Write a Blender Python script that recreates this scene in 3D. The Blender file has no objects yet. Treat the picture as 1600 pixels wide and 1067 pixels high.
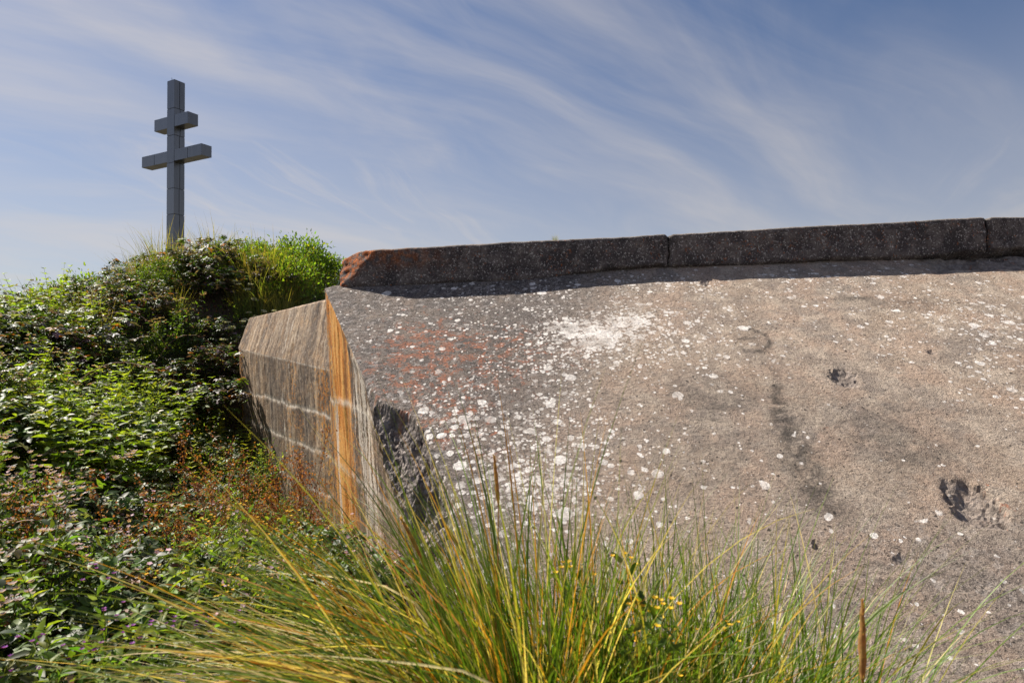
import bpy, math
import numpy as np
from mathutils import Vector, Matrix

SC = bpy.context.scene
COL = SC.collection
R = math.radians
EYE = 1.6

# ------------------------------------------------------------------ camera
cam_d = bpy.data.cameras.new('camera')
cam_d.lens = 22.0
cam_d.sensor_width = 36.0
cam_d.clip_start = 0.05
cam_d.clip_end = 20000
cam_d.dof.use_dof = True
cam_d.dof.focus_distance = 6.5
cam_d.dof.aperture_fstop = 4.5
cam = bpy.data.objects.new('camera', cam_d)
COL.objects.link(cam)
cam.location = (0, 0, EYE)
cam.rotation_euler = (R(90.56), 0, 0)
SC.camera = cam

# ------------------------------------------------------------------ sun, sky, exposure
SUN_EL, SUN_LEFT = 46.0, 58.0          # elevation; degrees left of straight ahead
SUN_STRENGTH, SKY_STRENGTH, EXPOSURE = 5.0, 0.05, 0.78
sd = bpy.data.lights.new('sun', 'SUN')
sd.energy = SUN_STRENGTH
sd.angle = R(0.5)
sd.color = (1.0, 0.93, 0.82)
sun = bpy.data.objects.new('sun', sd)
COL.objects.link(sun)
to_sun = Vector((-math.sin(R(SUN_LEFT)) * math.cos(R(SUN_EL)), math.cos(R(SUN_LEFT)) * math.cos(R(SUN_EL)), math.sin(R(SUN_EL))))
sun.rotation_euler = to_sun.to_track_quat('Z', 'Y').to_euler()
sun.location = (-20, 25, 40)

SC.view_settings.view_transform = 'Standard'
SC.view_settings.look = 'None'
SC.view_settings.gamma = 1.0
SC.view_settings.use_curve_mapping = False
SC.view_settings.exposure = EXPOSURE
SC.render.engine = 'CYCLES'
SC.cycles.max_bounces = 5
SC.cycles.diffuse_bounces = 3
SC.cycles.glossy_bounces = 3
SC.cycles.transmission_bounces = 4
SC.cycles.use_denoising = True


class NT:
    """tiny node-graph helper: sockets or plain values are passed as inputs"""
    def __init__(self, tree):
        self.t = tree

    def n(self, typ, ins=None, out=0, **props):
        nd = self.t.nodes.new(typ)
        for k, v in props.items():
            setattr(nd, k, v)
        for k, v in (ins or {}).items():
            self.put(nd.inputs[k], v)
        return nd.outputs[out] if out is not None else nd

    def put(self, s, v):
        if isinstance(v, bpy.types.NodeSocket):
            self.t.links.new(v, s)
        else:
            s.default_value = v

    def math(self, op, a, b=0.0, c=0.0, clamp=False):
        return self.n('ShaderNodeMath', {0: a, 1: b, 2: c}, operation=op, use_clamp=clamp)

    def vmath(self, op, a, b=(0, 0, 0)):
        return self.n('ShaderNodeVectorMath', {0: a, 1: b}, operation=op)

    def mix(self, f, a, b, blend='MIX'):
        nd = self.t.nodes.new('ShaderNodeMix')
        nd.data_type = 'RGBA'
        nd.blend_type = blend
        nd.clamp_factor = True
        self.put(nd.inputs[0], f)
        self.put(nd.inputs[6], a)
        self.put(nd.inputs[7], b)
        return nd.outputs[2]

    def ramp(self, f, lo, hi, a=0.0, b=1.0, smooth=True):
        return self.n('ShaderNodeMapRange', {0: f, 1: lo, 2: hi, 3: a, 4: b}, clamp=True,
                      interpolation_type='SMOOTHSTEP' if smooth else 'LINEAR')

    def noise(self, vec, scale, detail=4.0, rough=0.55, dist=0.0, out=0):
        return self.n('ShaderNodeTexNoise', {'Vector': vec, 'Scale': scale, 'Detail': detail, 'Roughness': rough, 'Distortion': dist}, out=out)

    def scale(self, vec, s, loc=(0, 0, 0), rot=(0, 0, 0)):
        return self.n('ShaderNodeMapping', {'Vector': vec, 'Location': loc, 'Rotation': rot, 'Scale': s})

    def attr(self, name, out='Fac'):
        nd = self.t.nodes.new('ShaderNodeAttribute')
        nd.attribute_name = name
        return nd.outputs[out]


def rgb(r, g, b):
    return (r, g, b, 1.0)


# ---- world: clear-air sky with thin cirrus drawn out by the wind
W = bpy.data.worlds.new('World')
SC.world = W
W.use_nodes = True
W.node_tree.nodes.clear()
g = NT(W.node_tree)
sky = g.n('ShaderNodeTexSky', sky_type='NISHITA', sun_disc=False, sun_elevation=R(SUN_EL), sun_rotation=R(-SUN_LEFT),
          altitude=0.0, air_density=1.0, dust_density=0.4, ozone_density=9.0)
d = g.n('ShaderNodeTexCoord', out='Generated')
sep = g.n('ShaderNodeSeparateXYZ', {0: d}, out=None)
zc = g.math('ADD', g.math('MAXIMUM', sep.outputs[2], 0.0), 0.16)
plane = g.n('ShaderNodeCombineXYZ', {0: g.math('DIVIDE', sep.outputs[0], zc), 1: g.math('DIVIDE', sep.outputs[1], zc), 2: 0.0})
def streaks(heading, along, across, seed, warp, scale, detail, rough, dist):
    """noise drawn out along a compass heading (degrees right of straight ahead) on the cloud plane"""
    h = R(heading)
    wv = g.vmath('SUBTRACT', g.noise(plane, 0.8, 2, 0.5, out=1), (0.5, 0.5, 0.5))
    ws = g.vmath('SCALE', wv); ws.node.inputs['Scale'].default_value = warp
    p = g.vmath('ADD', plane, ws)
    a_ = g.n('ShaderNodeVectorMath', {0: p, 1: (math.sin(h) * along, math.cos(h) * along, 0)}, operation='DOT_PRODUCT', out=1)
    b_ = g.n('ShaderNodeVectorMath', {0: p, 1: (math.cos(h) * across, -math.sin(h) * across, 0)}, operation='DOT_PRODUCT', out=1)
    return g.noise(g.n('ShaderNodeCombineXYZ', {0: a_, 1: b_, 2: seed}), scale, detail, rough, dist)


st1 = streaks(45, .40, 1.25, 3.3, .55, 1.3, 6, .55, .5)      # long bands
st2 = streaks(20, .45, 2.4, 8.1, .5, 1.2, 7, .62, .6)        # fibres across them
st3 = streaks(60, .9, 4.5, 1.7, .3, 1.5, 5, .6, .5)          # fine combing
veil = streaks(35, .5, .9, 5.5, .6, .8, 3, .5, .3)
c1 = g.ramp(g.math('MULTIPLY_ADD', st3, .22, st1), 0.46, 0.98)
c2 = g.math('MULTIPLY', g.ramp(g.math('MULTIPLY_ADD', st3, .15, st2), 0.50, 0.84), g.ramp(veil, 0.36, 0.58))
cl = g.math('MAXIMUM', c1, g.math('MULTIPLY', c2, 0.9))
cl = g.math('ADD', g.math('MULTIPLY', cl, 0.66), g.math('MULTIPLY', g.ramp(veil, 0.35, 0.75), 0.16), clamp=True)
lowveil = g.ramp(sep.outputs[2], 0.02, 0.55, 0.55, 0.0)
cl = g.math('ADD', cl, g.math('MULTIPLY', lowveil, g.math('SUBTRACT', 1.0, cl)), clamp=True)
# a cirrus cloud scatters the sunlight forward: brighter towards the sun
cosang = g.n('ShaderNodeVectorMath', {0: d, 1: tuple(to_sun)}, operation='DOT_PRODUCT', out=1)
fwd = g.ramp(cosang, -0.4, 1.0, 0.95, 1.2, smooth=False)
ccol = g.vmath('SCALE', (6.8, 6.35, 6.1))
g.put(ccol.node.inputs['Scale'], fwd)
skyc = g.mix(cl, sky, ccol)
bg = g.n('ShaderNodeBackground', {0: skyc, 1: SKY_STRENGTH})
g.n('ShaderNodeOutputWorld', {0: bg}, out=None)

# ------------------------------------------------------------------ helpers
def prop(o, label=None, cat=None, group=None, kind=None):
    if label: o['label'] = label
    if cat: o['category'] = cat
    if group: o['group'] = group
    if kind: o['kind'] = kind
    return o


def empty(name, loc, rz=0.0, scale=1.0):
    o = bpy.data.objects.new(name, None)
    o.empty_display_size = 0.2
    COL.objects.link(o)
    o.location = loc
    o.rotation_euler = (0, 0, rz)
    o.scale = (scale,) * 3
    return o


def mesh_from(name, V, F, mats, attrs=None, smooth=True, midx=None):
    """V (n,3); F list of arrays (m,3) or (m,4)"""
    me = bpy.data.meshes.new(name)
    V = np.asarray(V, np.float32)
    if not isinstance(F, list): F = [F]
    F = [np.asarray(f, np.int32) for f in F if len(f)]
    nl = sum(f.size for f in F)
    npoly = sum(len(f) for f in F)
    me.vertices.add(len(V)); me.loops.add(nl); me.polygons.add(npoly)
    me.vertices.foreach_set('co', V.ravel())
    me.loops.foreach_set('vertex_index', np.concatenate([f.ravel() for f in F]))
    tot = np.concatenate([np.full(len(f), f.shape[1], np.int32) for f in F])
    st = np.concatenate([[0], np.cumsum(tot)[:-1]]).astype(np.int32)
    me.polygons.foreach_set('loop_start', st)
    me.polygons.foreach_set('loop_total', tot)
    me.polygons.foreach_set('use_smooth', np.full(npoly, smooth, bool))
    if midx is not None:
        me.polygons.foreach_set('material_index', np.asarray(midx, np.int32))
    for m in (mats if isinstance(mats, (list, tuple)) else [mats]):
        me.materials.append(m)
    for k, a in (attrs or {}).items():
        a = np.asarray(a, np.float32)
        if a.ndim == 1:
            at = me.attributes.new(k, 'FLOAT', 'POINT'); at.data.foreach_set('value', a)
        elif a.shape[1] == 3:
            at = me.attributes.new(k, 'FLOAT_VECTOR', 'POINT'); at.data.foreach_set('vector', a.ravel())
        else:
            at = me.attributes.new(k, 'FLOAT_COLOR', 'POINT'); at.data.foreach_set('color', a.ravel())
    me.update(calc_edges=True)
    me.validate()
    return me


def obj(name, me, parent=None):
    o = bpy.data.objects.new(name, me)
    COL.objects.link(o)
    o.parent = parent
    return o


def grid_faces(nr, nc, flip=False):
    i = np.arange(nr * nc).reshape(nr, nc)
    q = np.stack([i[:-1, :-1], i[:-1, 1:], i[1:, 1:], i[1:, :-1]], -1).reshape(-1, 4)
    return q[:, ::-1] if flip else q


def _hash(i, j, s):
    h = np.sin(i * 127.1 + j * 311.7 + s * 74.7) * 43758.5453
    return h - np.floor(h)


def vnoise(x, y, s=0):
    xi, yi = np.floor(x), np.floor(y)
    u, v = x - xi, y - yi
    u = u * u * (3 - 2 * u); v = v * v * (3 - 2 * v)
    a = _hash(xi, yi, s); b = _hash(xi + 1, yi, s); c = _hash(xi, yi + 1, s); e = _hash(xi + 1, yi + 1, s)
    return (a * (1 - u) + b * u) * (1 - v) + (c * (1 - u) + e * u) * v


def fbm(x, y, s=0, o=4):
    x = np.asarray(x, float); y = np.asarray(y, float)
    t = 0; a = 0.5; n = 0
    for k in range(o):
        t = t + a * vnoise(x * 2 ** k, y * 2 ** k, s + k * 13); n += a; a *= 0.5
    return t / n * 2 - 1          # -1..1


def facets(x, y, s=0):
    """broken-stone relief: every cell of a jittered grid is one tilted plane, about -1..1"""
    xi, yi = np.floor(x), np.floor(y)
    best = np.full(np.shape(x), 9e9); out = np.zeros(np.shape(x))
    for dx in (-1, 0, 1):
        for dy in (-1, 0, 1):
            cx, cy = xi + dx, yi + dy
            px_, py_ = cx + _hash(cx, cy, s), cy + _hash(cx, cy, s + 1)
            d2 = (x - px_) ** 2 + (y - py_) ** 2
            h = _hash(cx, cy, s + 2) * 2 - 1 + (_hash(cx, cy, s + 3) - .5) * 2.2 * (x - px_) + (_hash(cx, cy, s + 4) - .5) * 2.2 * (y - py_)
            m = d2 < best
            best = np.where(m, d2, best); out = np.where(m, h, out)
    return out


def sstep(a, b, x):
    t = np.clip((x - a) / (b - a), 0, 1)
    return t * t * (3 - 2 * t)


def gauss(x, y, cx, cy, rx, ry):
    return np.exp(-((x - cx) / rx) ** 2 - ((y - cy) / ry) ** 2)


# ------------------------------------------------------------------ materials
def new_mat(name):
    m = bpy.data.materials.new(name)
    m.use_nodes = True
    m.node_tree.nodes.clear()
    return m, NT(m.node_tree)


def finish(k, col, rough=0.9, bump=None, bstr=0.5, bdist=0.01, spec=0.3, metal=0.0):
    ins = {'Base Color': col, 'Roughness': rough, 'Specular IOR Level': spec, 'Metallic': metal}
    if bump is not None:
        ins['Normal'] = k.n('ShaderNodeBump', {'Strength': bstr, 'Distance': bdist, 'Height': bump})
    p = k.n('ShaderNodeBsdfPrincipled', ins)
    k.n('ShaderNodeOutputMaterial', {0: p}, out=None)


def spots(k, vec, scale, density, seed, rmin=0.10, rmax=0.42, soft=0.05):
    """round lichen patches: one per cell, its radius drawn at random and scaled by the density"""
    v = k.scale(vec, (1, 1, 1), (seed * 3.7, seed * 1.9, seed * 0.37))
    nd = k.n('ShaderNodeTexVoronoi', {'Vector': v, 'Scale': scale, 'Randomness': 0.85}, out=None, voronoi_dimensions='2D')
    rnd = k.n('ShaderNodeSeparateColor', {0: nd.outputs['Color']}, out=None)
    on = k.math('LESS_THAN', rnd.outputs[0], density)
    rad = k.math('MULTIPLY_ADD', k.math('POWER', rnd.outputs[1], 2.0), rmax - rmin, rmin)
    e = k.math('SUBTRACT', rad, nd.outputs['Distance'])
    return k.math('MULTIPLY', on, k.ramp(e, 0.0, soft))


def mat_slope():
    m, k = new_mat('weathered_concrete_slope')
    uv = k.attr('suv', 'Vector')
    w1 = k.vmath('SCALE', k.vmath('SUBTRACT', k.noise(uv, 26, 3, 0.6, out=1), (0.5, 0.5, 0.5)))
    w1.node.inputs['Scale'].default_value = 0.035
    uw = k.vmath('ADD', uv, w1)
    big = k.noise(uv, 0.9, 4, 0.55, 0.4)
    mid = k.noise(uv, 4.5, 5, 0.62, 0.6)
    fine = k.noise(uv, 38, 5, 0.68)
    grit = k.noise(uv, 150, 3, 0.7)
    base = k.mix(k.ramp(big, 0.35, 0.65), rgb(.38, .285, .205), rgb(.31, .25, .205))
    base = k.mix(k.ramp(mid, 0.42, 0.66), base, rgb(.46, .37, .285))
    pink = k.noise(k.scale(uv, (1, 1, 1), (5, 2, 0)), 2.2, 4, 0.6)
    base = k.mix(k.math('MULTIPLY', k.ramp(pink, 0.45, 0.62), 0.6), base, rgb(.43, .295, .205))
    grey = k.attr('grey')
    base = k.mix(k.math('MULTIPLY', grey, k.ramp(mid, 0.25, 0.7, 0.45, 1.0)), base, rgb(.165, .143, .138))
    crust = k.noise(uw, 11, 5, 0.7, 0.3)                       # thin pale crust, mostly on the grey side
    base = k.mix(k.math('MULTIPLY', k.ramp(crust, 0.52, 0.60), k.math('MULTIPLY_ADD', grey, 0.50, 0.12)), base, rgb(.42, .385, .365))
    # dark algae speckle
    blot = k.noise(uv, 17, 5, 0.72, 0.3)
    base = k.mix(k.math('MULTIPLY', k.ramp(blot, 0.50, 0.62), k.math('MULTIPLY_ADD', grey, 0.42, 0.22)), base, rgb(.085, .072, .065))
    sp = k.ramp(fine, 0.51, 0.60)
    spm = k.math('MULTIPLY_ADD', grey, 0.42, 0.34)
    base = k.mix(k.math('MULTIPLY', sp, spm), base, rgb(.075, .063, .056))
    sp2 = k.ramp(grit, 0.54, 0.66)
    base = k.mix(k.math('MULTIPLY', sp2, 0.72), base, rgb(.05, .042, .038))
    lt = k.ramp(grit, 0.44, 0.34)
    base = k.mix(k.math('MULTIPLY', lt, 0.62), base, rgb(.62, .535, .45))
    # stains
    dk = k.attr('dark')
    dk = k.math('MULTIPLY', dk, k.ramp(k.noise(uv, 9, 5, 0.7), 0.3, 0.62))
    base = k.mix(k.math('MULTIPLY', dk, 0.85), base, rgb(.08, .07, .063))
    # small pits
    pit = spots(k, uw, 9.0, 0.22, 11, 0.02, 0.13, 0.03)
    pit2 = spots(k, uw, 26.0, 0.24, 12, 0.05, 0.24, 0.04)
    pits = k.math('MAXIMUM', pit, pit2)
    base = k.mix(k.math('MULTIPLY', pits, 0.75), base, rgb(.06, .05, .045))
    # crack network
    ck = k.n('ShaderNodeTexVoronoi', {'Vector': k.vmath('ADD', uv, k.vmath('SCALE', k.noise(uv, 6, 4, 0.6, out=1))), 'Scale': 3.4}, feature='DISTANCE_TO_EDGE', out=0)
    ckv = k.math('MULTIPLY', k.ramp(ck, 0.016, 0.0), k.attr('crack'))
    base = k.mix(k.math('MULTIPLY', ckv, 0.55), base, rgb(.50, .46, .43))
    # orange lichen
    og = k.attr('orange')
    on = k.noise(uw, 9.5, 6, 0.78, 0.3)
    orange = k.math('MULTIPLY', k.ramp(k.math('ADD', on, k.math('MULTIPLY', og, 0.19)), 0.685, 0.735), k.ramp(fine, 0.62, 0.42, 0.35, 1.0))
    oc = k.mix(k.ramp(fine, 0.4, 0.6), rgb(.40, .12, .022), rgb(.26, .085, .03))
    base = k.mix(k.math('MULTIPLY', orange, 0.85), base, oc)
    # white lichen
    wh = k.attr('white')
    w = spots(k, uw, 6.0, k.math('MULTIPLY', wh, 0.55), 1, 0.06, 0.34, 0.02)
    for i, (s, f, a, b) in enumerate(((10.5, 0.6, .12, .40), (17.0, 0.75, .10, .44), (30.0, 0.8, .14, .48))):
        w = k.math('MAXIMUM', w, spots(k, uw, s, k.math('MULTIPLY', wh, f), i + 2, a, b, 0.03))
    cn = k.noise(uw, 13, 6, 0.72)
    core = k.ramp(k.math('ADD', cn, k.math('MULTIPLY', k.attr('core'), 0.22)), 0.66, 0.685)
    w = k.math('MAXIMUM', w, core)
    w = k.math('MULTIPLY', w, k.ramp(grit, 0.72, 0.5, 0.35, 1.0))
    wc = k.mix(k.ramp(fine, 0.35, 0.6), rgb(.74, .70, .66), rgb(.58, .54, .51))
    base = k.mix(k.math('MULTIPLY', w, k.ramp(k.noise(uv, 6, 3, 0.6), 0.35, 0.62, 0.45, 0.95)), base, wc)
    # broken aggregate
    br = k.attr('broken')
    agg = k.n('ShaderNodeTexVoronoi', {'Vector': k.n('ShaderNodeTexCoord', out='Object'), 'Scale': 34}, out=None)
    ac = k.mix(k.ramp(k.noise(k.n('ShaderNodeTexCoord', out='Object'), 11, 5, 0.65), 0.35, 0.65), rgb(.19, .16, .15), rgb(.42, .36, .325))
    ac = k.mix(k.math('MULTIPLY', agg.outputs['Distance'], 0.55), ac, rgb(.12, .10, .092))
    ac = k.mix(k.math('MULTIPLY', k.ramp(on, 0.58, 0.68), 0.6), ac, rgb(.33, .12, .03))
    base = k.mix(br, base, ac)
    base = k.vmath('SCALE', k.n('ShaderNodeGamma', {0: k.n('ShaderNodeHueSaturation', {'Saturation': 0.70, 'Color': base}), 1: 1.45})); base.node.inputs['Scale'].default_value = 1.85
    h = k.math('ADD', k.math('MULTIPLY', fine, 0.9), k.math('MULTIPLY', grit, 0.5))
    h = k.math('ADD', h, k.math('MULTIPLY', blot, 0.9))
    h = k.math('SUBTRACT', h, k.math('MULTIPLY', k.math('MULTIPLY', br, agg.outputs['Distance']), 1.2))
    finish(k, base, 0.92, h, 1.0, 0.022, 0.25)
    return m


def mat_wall(name, kind):
    """board-marked wall concrete with run-off streaks; kind: 'side', 'chamfer', 'end'"""
    m, k = new_mat(name)
    uv = k.attr('suv', 'Vector')
    wv = k.vmath('SCALE', k.vmath('SUBTRACT', k.noise(uv, 7.0, 4, 0.65, out=1), (.5, .5, .5)))
    wv.node.inputs['Scale'].default_value = 0.16
    raw = uv
    uv = k.vmath('ADD', uv, wv)
    sx = k.scale(uv, (7, 0.8, 1))
    s1 = k.noise(sx, 1.0, 6, 0.66, 0.25)
    s2 = k.noise(k.scale(uv, (15, 1.4, 1), (3, 1, 0)), 1.0, 6, 0.74, 0.5)
    s3 = k.noise(k.scale(uv, (5.5, 0.35, 1), (9, 4, 0)), 1.0, 4, 0.55, 0.3)
    blot = k.noise(uv, 5.0, 5, 0.65)
    fine = k.noise(uv, 55, 5, 0.7)
    base = k.mix(k.ramp(s1, 0.40, 0.60), rgb(.22, .155, .105), rgb(.43, .34, .255))
    base = k.mix(k.math('MULTIPLY', k.ramp(s2, 0.53, 0.62), 0.5), base, rgb(.50, .45, .39))
    base = k.mix(k.math('MULTIPLY', k.ramp(s2, 0.47, 0.38), 0.8), base, rgb(.075, .06, .052))
    dks = k.attr('dark')
    base = k.mix(k.math('MULTIPLY', k.math('MULTIPLY', k.ramp(s3, 0.46, 0.56), k.ramp(s1, 0.3, 0.6, 1.0, 0.6)), 0.75), base, rgb(.12, .098, .088))
    base = k.mix(k.math('MULTIPLY', k.ramp(blot, 0.48, 0.66), 0.5), base, rgb(.42, .29, .18))
    base = k.mix(k.math('MULTIPLY', k.ramp(fine, 0.52, 0.70), 0.55), base, rgb(.09, .075, .065))
    bx = k.math('FRACT', k.math('MULTIPLY', k.n('ShaderNodeSeparateXYZ', {0: k.vmath('ADD', raw, k.vmath('SCALE', wv))}, out=0), 6.5))
    bl = k.math('MULTIPLY', k.ramp(bx, 0.07, 0.0), k.ramp(blot, 0.35, 0.55))
    base = k.mix(k.math('MULTIPLY', bl, 0.7), base, rgb(.07, .058, .05))
    pk = spots(k, raw, 16.0, 0.30, 5, 0.03, 0.20, 0.05)
    base = k.mix(k.math('MULTIPLY', pk, 0.8), base, rgb(.055, .045, .04))
    iso = k.noise(raw, 19, 5, 0.7)
    base = k.mix(k.math('MULTIPLY', k.ramp(iso, 0.54, 0.62), 0.5), base, rgb(.44, .39, .33))
    base = k.mix(k.math('MULTIPLY', k.ramp(iso, 0.44, 0.37), 0.5), base, rgb(.10, .085, .075))
    og = k.attr('orange')
    o1 = k.math('MULTIPLY_ADD', k.noise(k.scale(uv, (9, 1.0, 1), (2, 7, 0)), 1.0, 6, 0.76, 0.6), 0.5, k.math('MULTIPLY', iso, 0.5))
    o = k.ramp(k.math('ADD', o1, k.math('MULTIPLY', og, 0.165)), 0.60, 0.675)
    oc = k.mix(k.ramp(fine, 0.38, 0.62), rgb(.56, .26, .05), rgb(.36, .15, .035))
    oc = k.mix(k.ramp(s2, 0.44, 0.60), oc, rgb(.56, .34, .12))
    base = k.mix(k.math('MULTIPLY', o, 0.92), base, oc)
    base = k.mix(k.math('MULTIPLY', dks, k.ramp(s2, 0.3, 0.6, 1.0, 0.55)), base, rgb(.085, .078, .078))
    # pale lime along the pour joints
    jt = k.attr('joint')
    jv = k.math('MULTIPLY', jt, k.ramp(k.noise(uv, 9, 5, 0.7), 0.36, 0.58))
    base = k.mix(k.math('MULTIPLY', jv, 0.9), base, rgb(.60, .55, .49))
    # lime-white runs
    wv = k.attr('white')
    wr = k.ramp(k.math('ADD', k.noise(k.scale(uv, (26, 0.7, 1), (5, 3, 0)), 1.0, 6, 0.7, 0.2), k.math('MULTIPLY', wv, 0.3)), 0.70, 0.78)
    base = k.mix(k.math('MULTIPLY', wr, 0.85), base, rgb(.58, .53, .47))
    base = k.vmath('SCALE', k.n('ShaderNodeGamma', {0: base, 1: 1.3})); base.node.inputs['Scale'].default_value = 1.5
    h = k.math('ADD', k.math('MULTIPLY', s2, 0.7), k.math('MULTIPLY', fine, 0.7))
    h = k.math('ADD', h, k.math('MULTIPLY', iso, 0.8))
    h = k.math('ADD', h, k.math('MULTIPLY', k.math('MULTIPLY', jt, blot), 0.5))
    finish(k, base, 0.93, h, 0.7, 0.014, 0.22)
    return m


def mat_parapet():
    m, k = new_mat('dark_lichened_concrete')
    co = k.n('ShaderNodeTexCoord', out='Object')
    fine = k.noise(co, 42, 5, 0.7)
    grit = k.noise(co, 130, 3, 0.7)
    mid = k.noise(co, 5, 5, 0.65, 0.4)
    base = k.mix(k.ramp(mid, 0.35, 0.68), rgb(.085, .075, .075), rgb(.19, .165, .155))
    base = k.mix(k.math('MULTIPLY', k.ramp(fine, 0.5, 0.66), 0.6), base, rgb(.05, .044, .043))
    wsp = k.ramp(k.noise(co, 48, 4, 0.78), 0.57, 0.63)
    base = k.mix(k.math('MULTIPLY', wsp, 0.75), base, rgb(.55, .52, .50))
    vw = k.n('ShaderNodeTexVoronoi', {'Vector': k.vmath('ADD', co, k.vmath('SCALE', k.noise(co, 14, 3, 0.6, out=1))), 'Scale': 4.5}, out=None)
    rn = k.n('ShaderNodeSeparateColor', {0: vw.outputs['Color']}, out=None)
    vw.inputs['Randomness'].default_value = 1.0
    og = k.attr('orange')
    ov = k.math('MULTIPLY', k.math('LESS_THAN', rn.outputs[0], 0.5), k.ramp(vw.outputs['Distance'], 0.30, 0.12))
    ov = k.math('MULTIPLY', ov, k.ramp(k.noise(co, 24, 5, 0.7), 0.42, 0.56))
    ov = k.math('MAXIMUM', k.math('MULTIPLY', ov, 0.8), k.math('MULTIPLY', og, k.ramp(k.noise(co, 12, 6, 0.7), 0.40, 0.55)))
    base = k.mix(ov, base, k.mix(k.ramp(fine, 0.4, 0.6), rgb(.40, .14, .03), rgb(.20, .07, .03)))
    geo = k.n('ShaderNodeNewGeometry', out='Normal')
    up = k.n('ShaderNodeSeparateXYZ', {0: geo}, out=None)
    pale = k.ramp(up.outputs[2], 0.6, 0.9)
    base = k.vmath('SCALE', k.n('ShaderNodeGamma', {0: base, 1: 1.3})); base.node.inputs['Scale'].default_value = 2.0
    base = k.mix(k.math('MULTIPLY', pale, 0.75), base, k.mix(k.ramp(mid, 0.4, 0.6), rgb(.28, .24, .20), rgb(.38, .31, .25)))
    h = k.math('ADD', fine, k.math('MULTIPLY', grit, 0.5))
    h = k.math('ADD', h, k.math('MULTIPLY', mid, 1.5))
    finish(k, base, 0.93, h, 1.0, 0.02, 0.22)
    return m


def mat_ground():
    m, k = new_mat('sandy_soil')
    co = k.n('ShaderNodeTexCoord', out='Object')
    a = k.noise(co, 1.1, 5, 0.6)
    b = k.noise(co, 14, 5, 0.65)
    base = k.mix(k.ramp(a, 0.4, 0.62), rgb(.085, .062, .042), rgb(.05, .055, .025))
    sand = k.attr('sand')
    base = k.mix(sand, base, k.mix(k.ramp(b, 0.35, 0.6), rgb(.26, .19, .135), rgb(.16, .115, .08)))
    base = k.mix(k.math('MULTIPLY', k.ramp(b, 0.5, 0.68), 0.6), base, rgb(.03, .026, .018))
    finish(k, base, 0.95, b, 0.8, 0.03, 0.2)
    return m


def mat_leaf(name, rough=0.42, trans=0.35, spec=0.5, tboost=1.5):
    m, k = new_mat(name)
    c = k.attr('col', 'Color')
    co = k.n('ShaderNodeTexCoord', out='Object')
    v = k.ramp(k.noise(co, 60, 2, 0.5), 0.3, 0.7, 0.8, 1.2)
    c2 = k.mix(1.0, c, k.n('ShaderNodeCombineXYZ', {0: v, 1: v, 2: v}), 'MULTIPLY')
    p = k.n('ShaderNodeBsdfPrincipled', {'Base Color': c2, 'Roughness': rough, 'Specular IOR Level': spec})
    tc = k.mix(1.0, c2, rgb(tboost * 1.2, tboost * 1.15, tboost * 0.30), 'MULTIPLY')
    t = k.n('ShaderNodeBsdfTranslucent', {'Color': tc})
    s = k.n('ShaderNodeMixShader', {0: trans, 1: p, 2: t})
    k.n('ShaderNodeOutputMaterial', {0: s}, out=None)
    return m


def mat_metal(name, c, dark):
    m, k = new_mat(name)
    co = k.n('ShaderNodeTexCoord', out='Object')
    info = k.n('ShaderNodeObjectInfo', out=None)
    n1 = k.noise(k.scale(co, (1, 1, 0.12)), 6, 4, 0.6)
    v = k.math('MULTIPLY_ADD', info.outputs['Random'], 0.22, k.ramp(n1, 0.3, 0.7, 0.78, 1.0))
    base = k.mix(1.0, rgb(*c), k.n('ShaderNodeCombineXYZ', {0: v, 1: v, 2: v}), 'MULTIPLY')
    finish(k, base, k.ramp(n1, 0.3, 0.7, 0.26, 0.40), n1, 0.08, 0.01, 0.5, 0.85 if not dark else 0.0)
    return m


M_SLOPE = mat_slope()
M_SIDE = mat_wall('streaked_wall_concrete', 'side')
M_PAR = mat_parapet()
M_GROUND = mat_ground()
M_LEAF = mat_leaf('leaf', 0.5, 0.46, 0.3, 1.9)
M_GLOSSY = mat_leaf('glossy_leaf', 0.50, 0.34, 0.40)
M_BLADE = mat_leaf('grass_blade', 0.42, 0.38, 0.5, 1.6)
M_DRY = mat_leaf('dry_plant', 0.6, 0.35, 0.3, 1.4)
M_PETAL = mat_leaf('petal', 0.6, 0.3, 0.3, 1.0)
M_STEEL = mat_metal('brushed_steel_panel', (.175, .18, .19), False)
M_SEAM = mat_metal('dark_seam', (.03, .03, .032), True)

# ------------------------------------------------------------------ ground
CTRL = np.array([
    (0, -3, 0), (-4, -3, 0), (4, -3, 0), (-8, -2, 0.3), (0, 0, 0), (0, 2, 0), (2, 2, 0), (4, 3, 0), (7, 3, 0), (-1.5, 1.5, 0), (-1, 3, -.05),
    (-3, 2, 0.05), (-2, 2.6, 0), (-2.6, 4.2, -.12), (-3.3, 4, 0.1), (-4.5, 6, .55), (-5.6, 5, .5), (-6.5, 8.5, 1.3), (-8.8, 11, 1.45),
    (-7.6, 12, 2.5), (-6.6, 13, 2.95), (-5.1, 13.6, 3.3), (-4.5, 13.6, 3.2), (-3.6, 13.6, 2.5), (-4.7, 11.6, 2.15), (-5.3, 10, 1.0),
    (-4.3, 8, -.2), (-3.1, 6, -.5), (-2.0, 5.2, -.5), (-1.7, 4.3, -.3), (-4.3, 9.4, -.1), (-6, 11, 2.0), (-7.2, 10.2, 1.7), (0, 4, -.3), (2, 4, -.2),
    (0, 7, -.3), (3, 7, -.3), (6, 5, -.2), (0, 11, .6), (4, 11, .6), (0, 14, 2.0), (5, 14, 2.0), (9, 9, 0.5), (-6, 17, 2.3), (-11, 14, 1.9), (-10, 8, .9),
    (-8, 5, .6), (0, 18, 2.2), (8, 18, 2.2), (-13, 18, 2.1), (-13, 4, .6), (10, 2, 0)], float)


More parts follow.
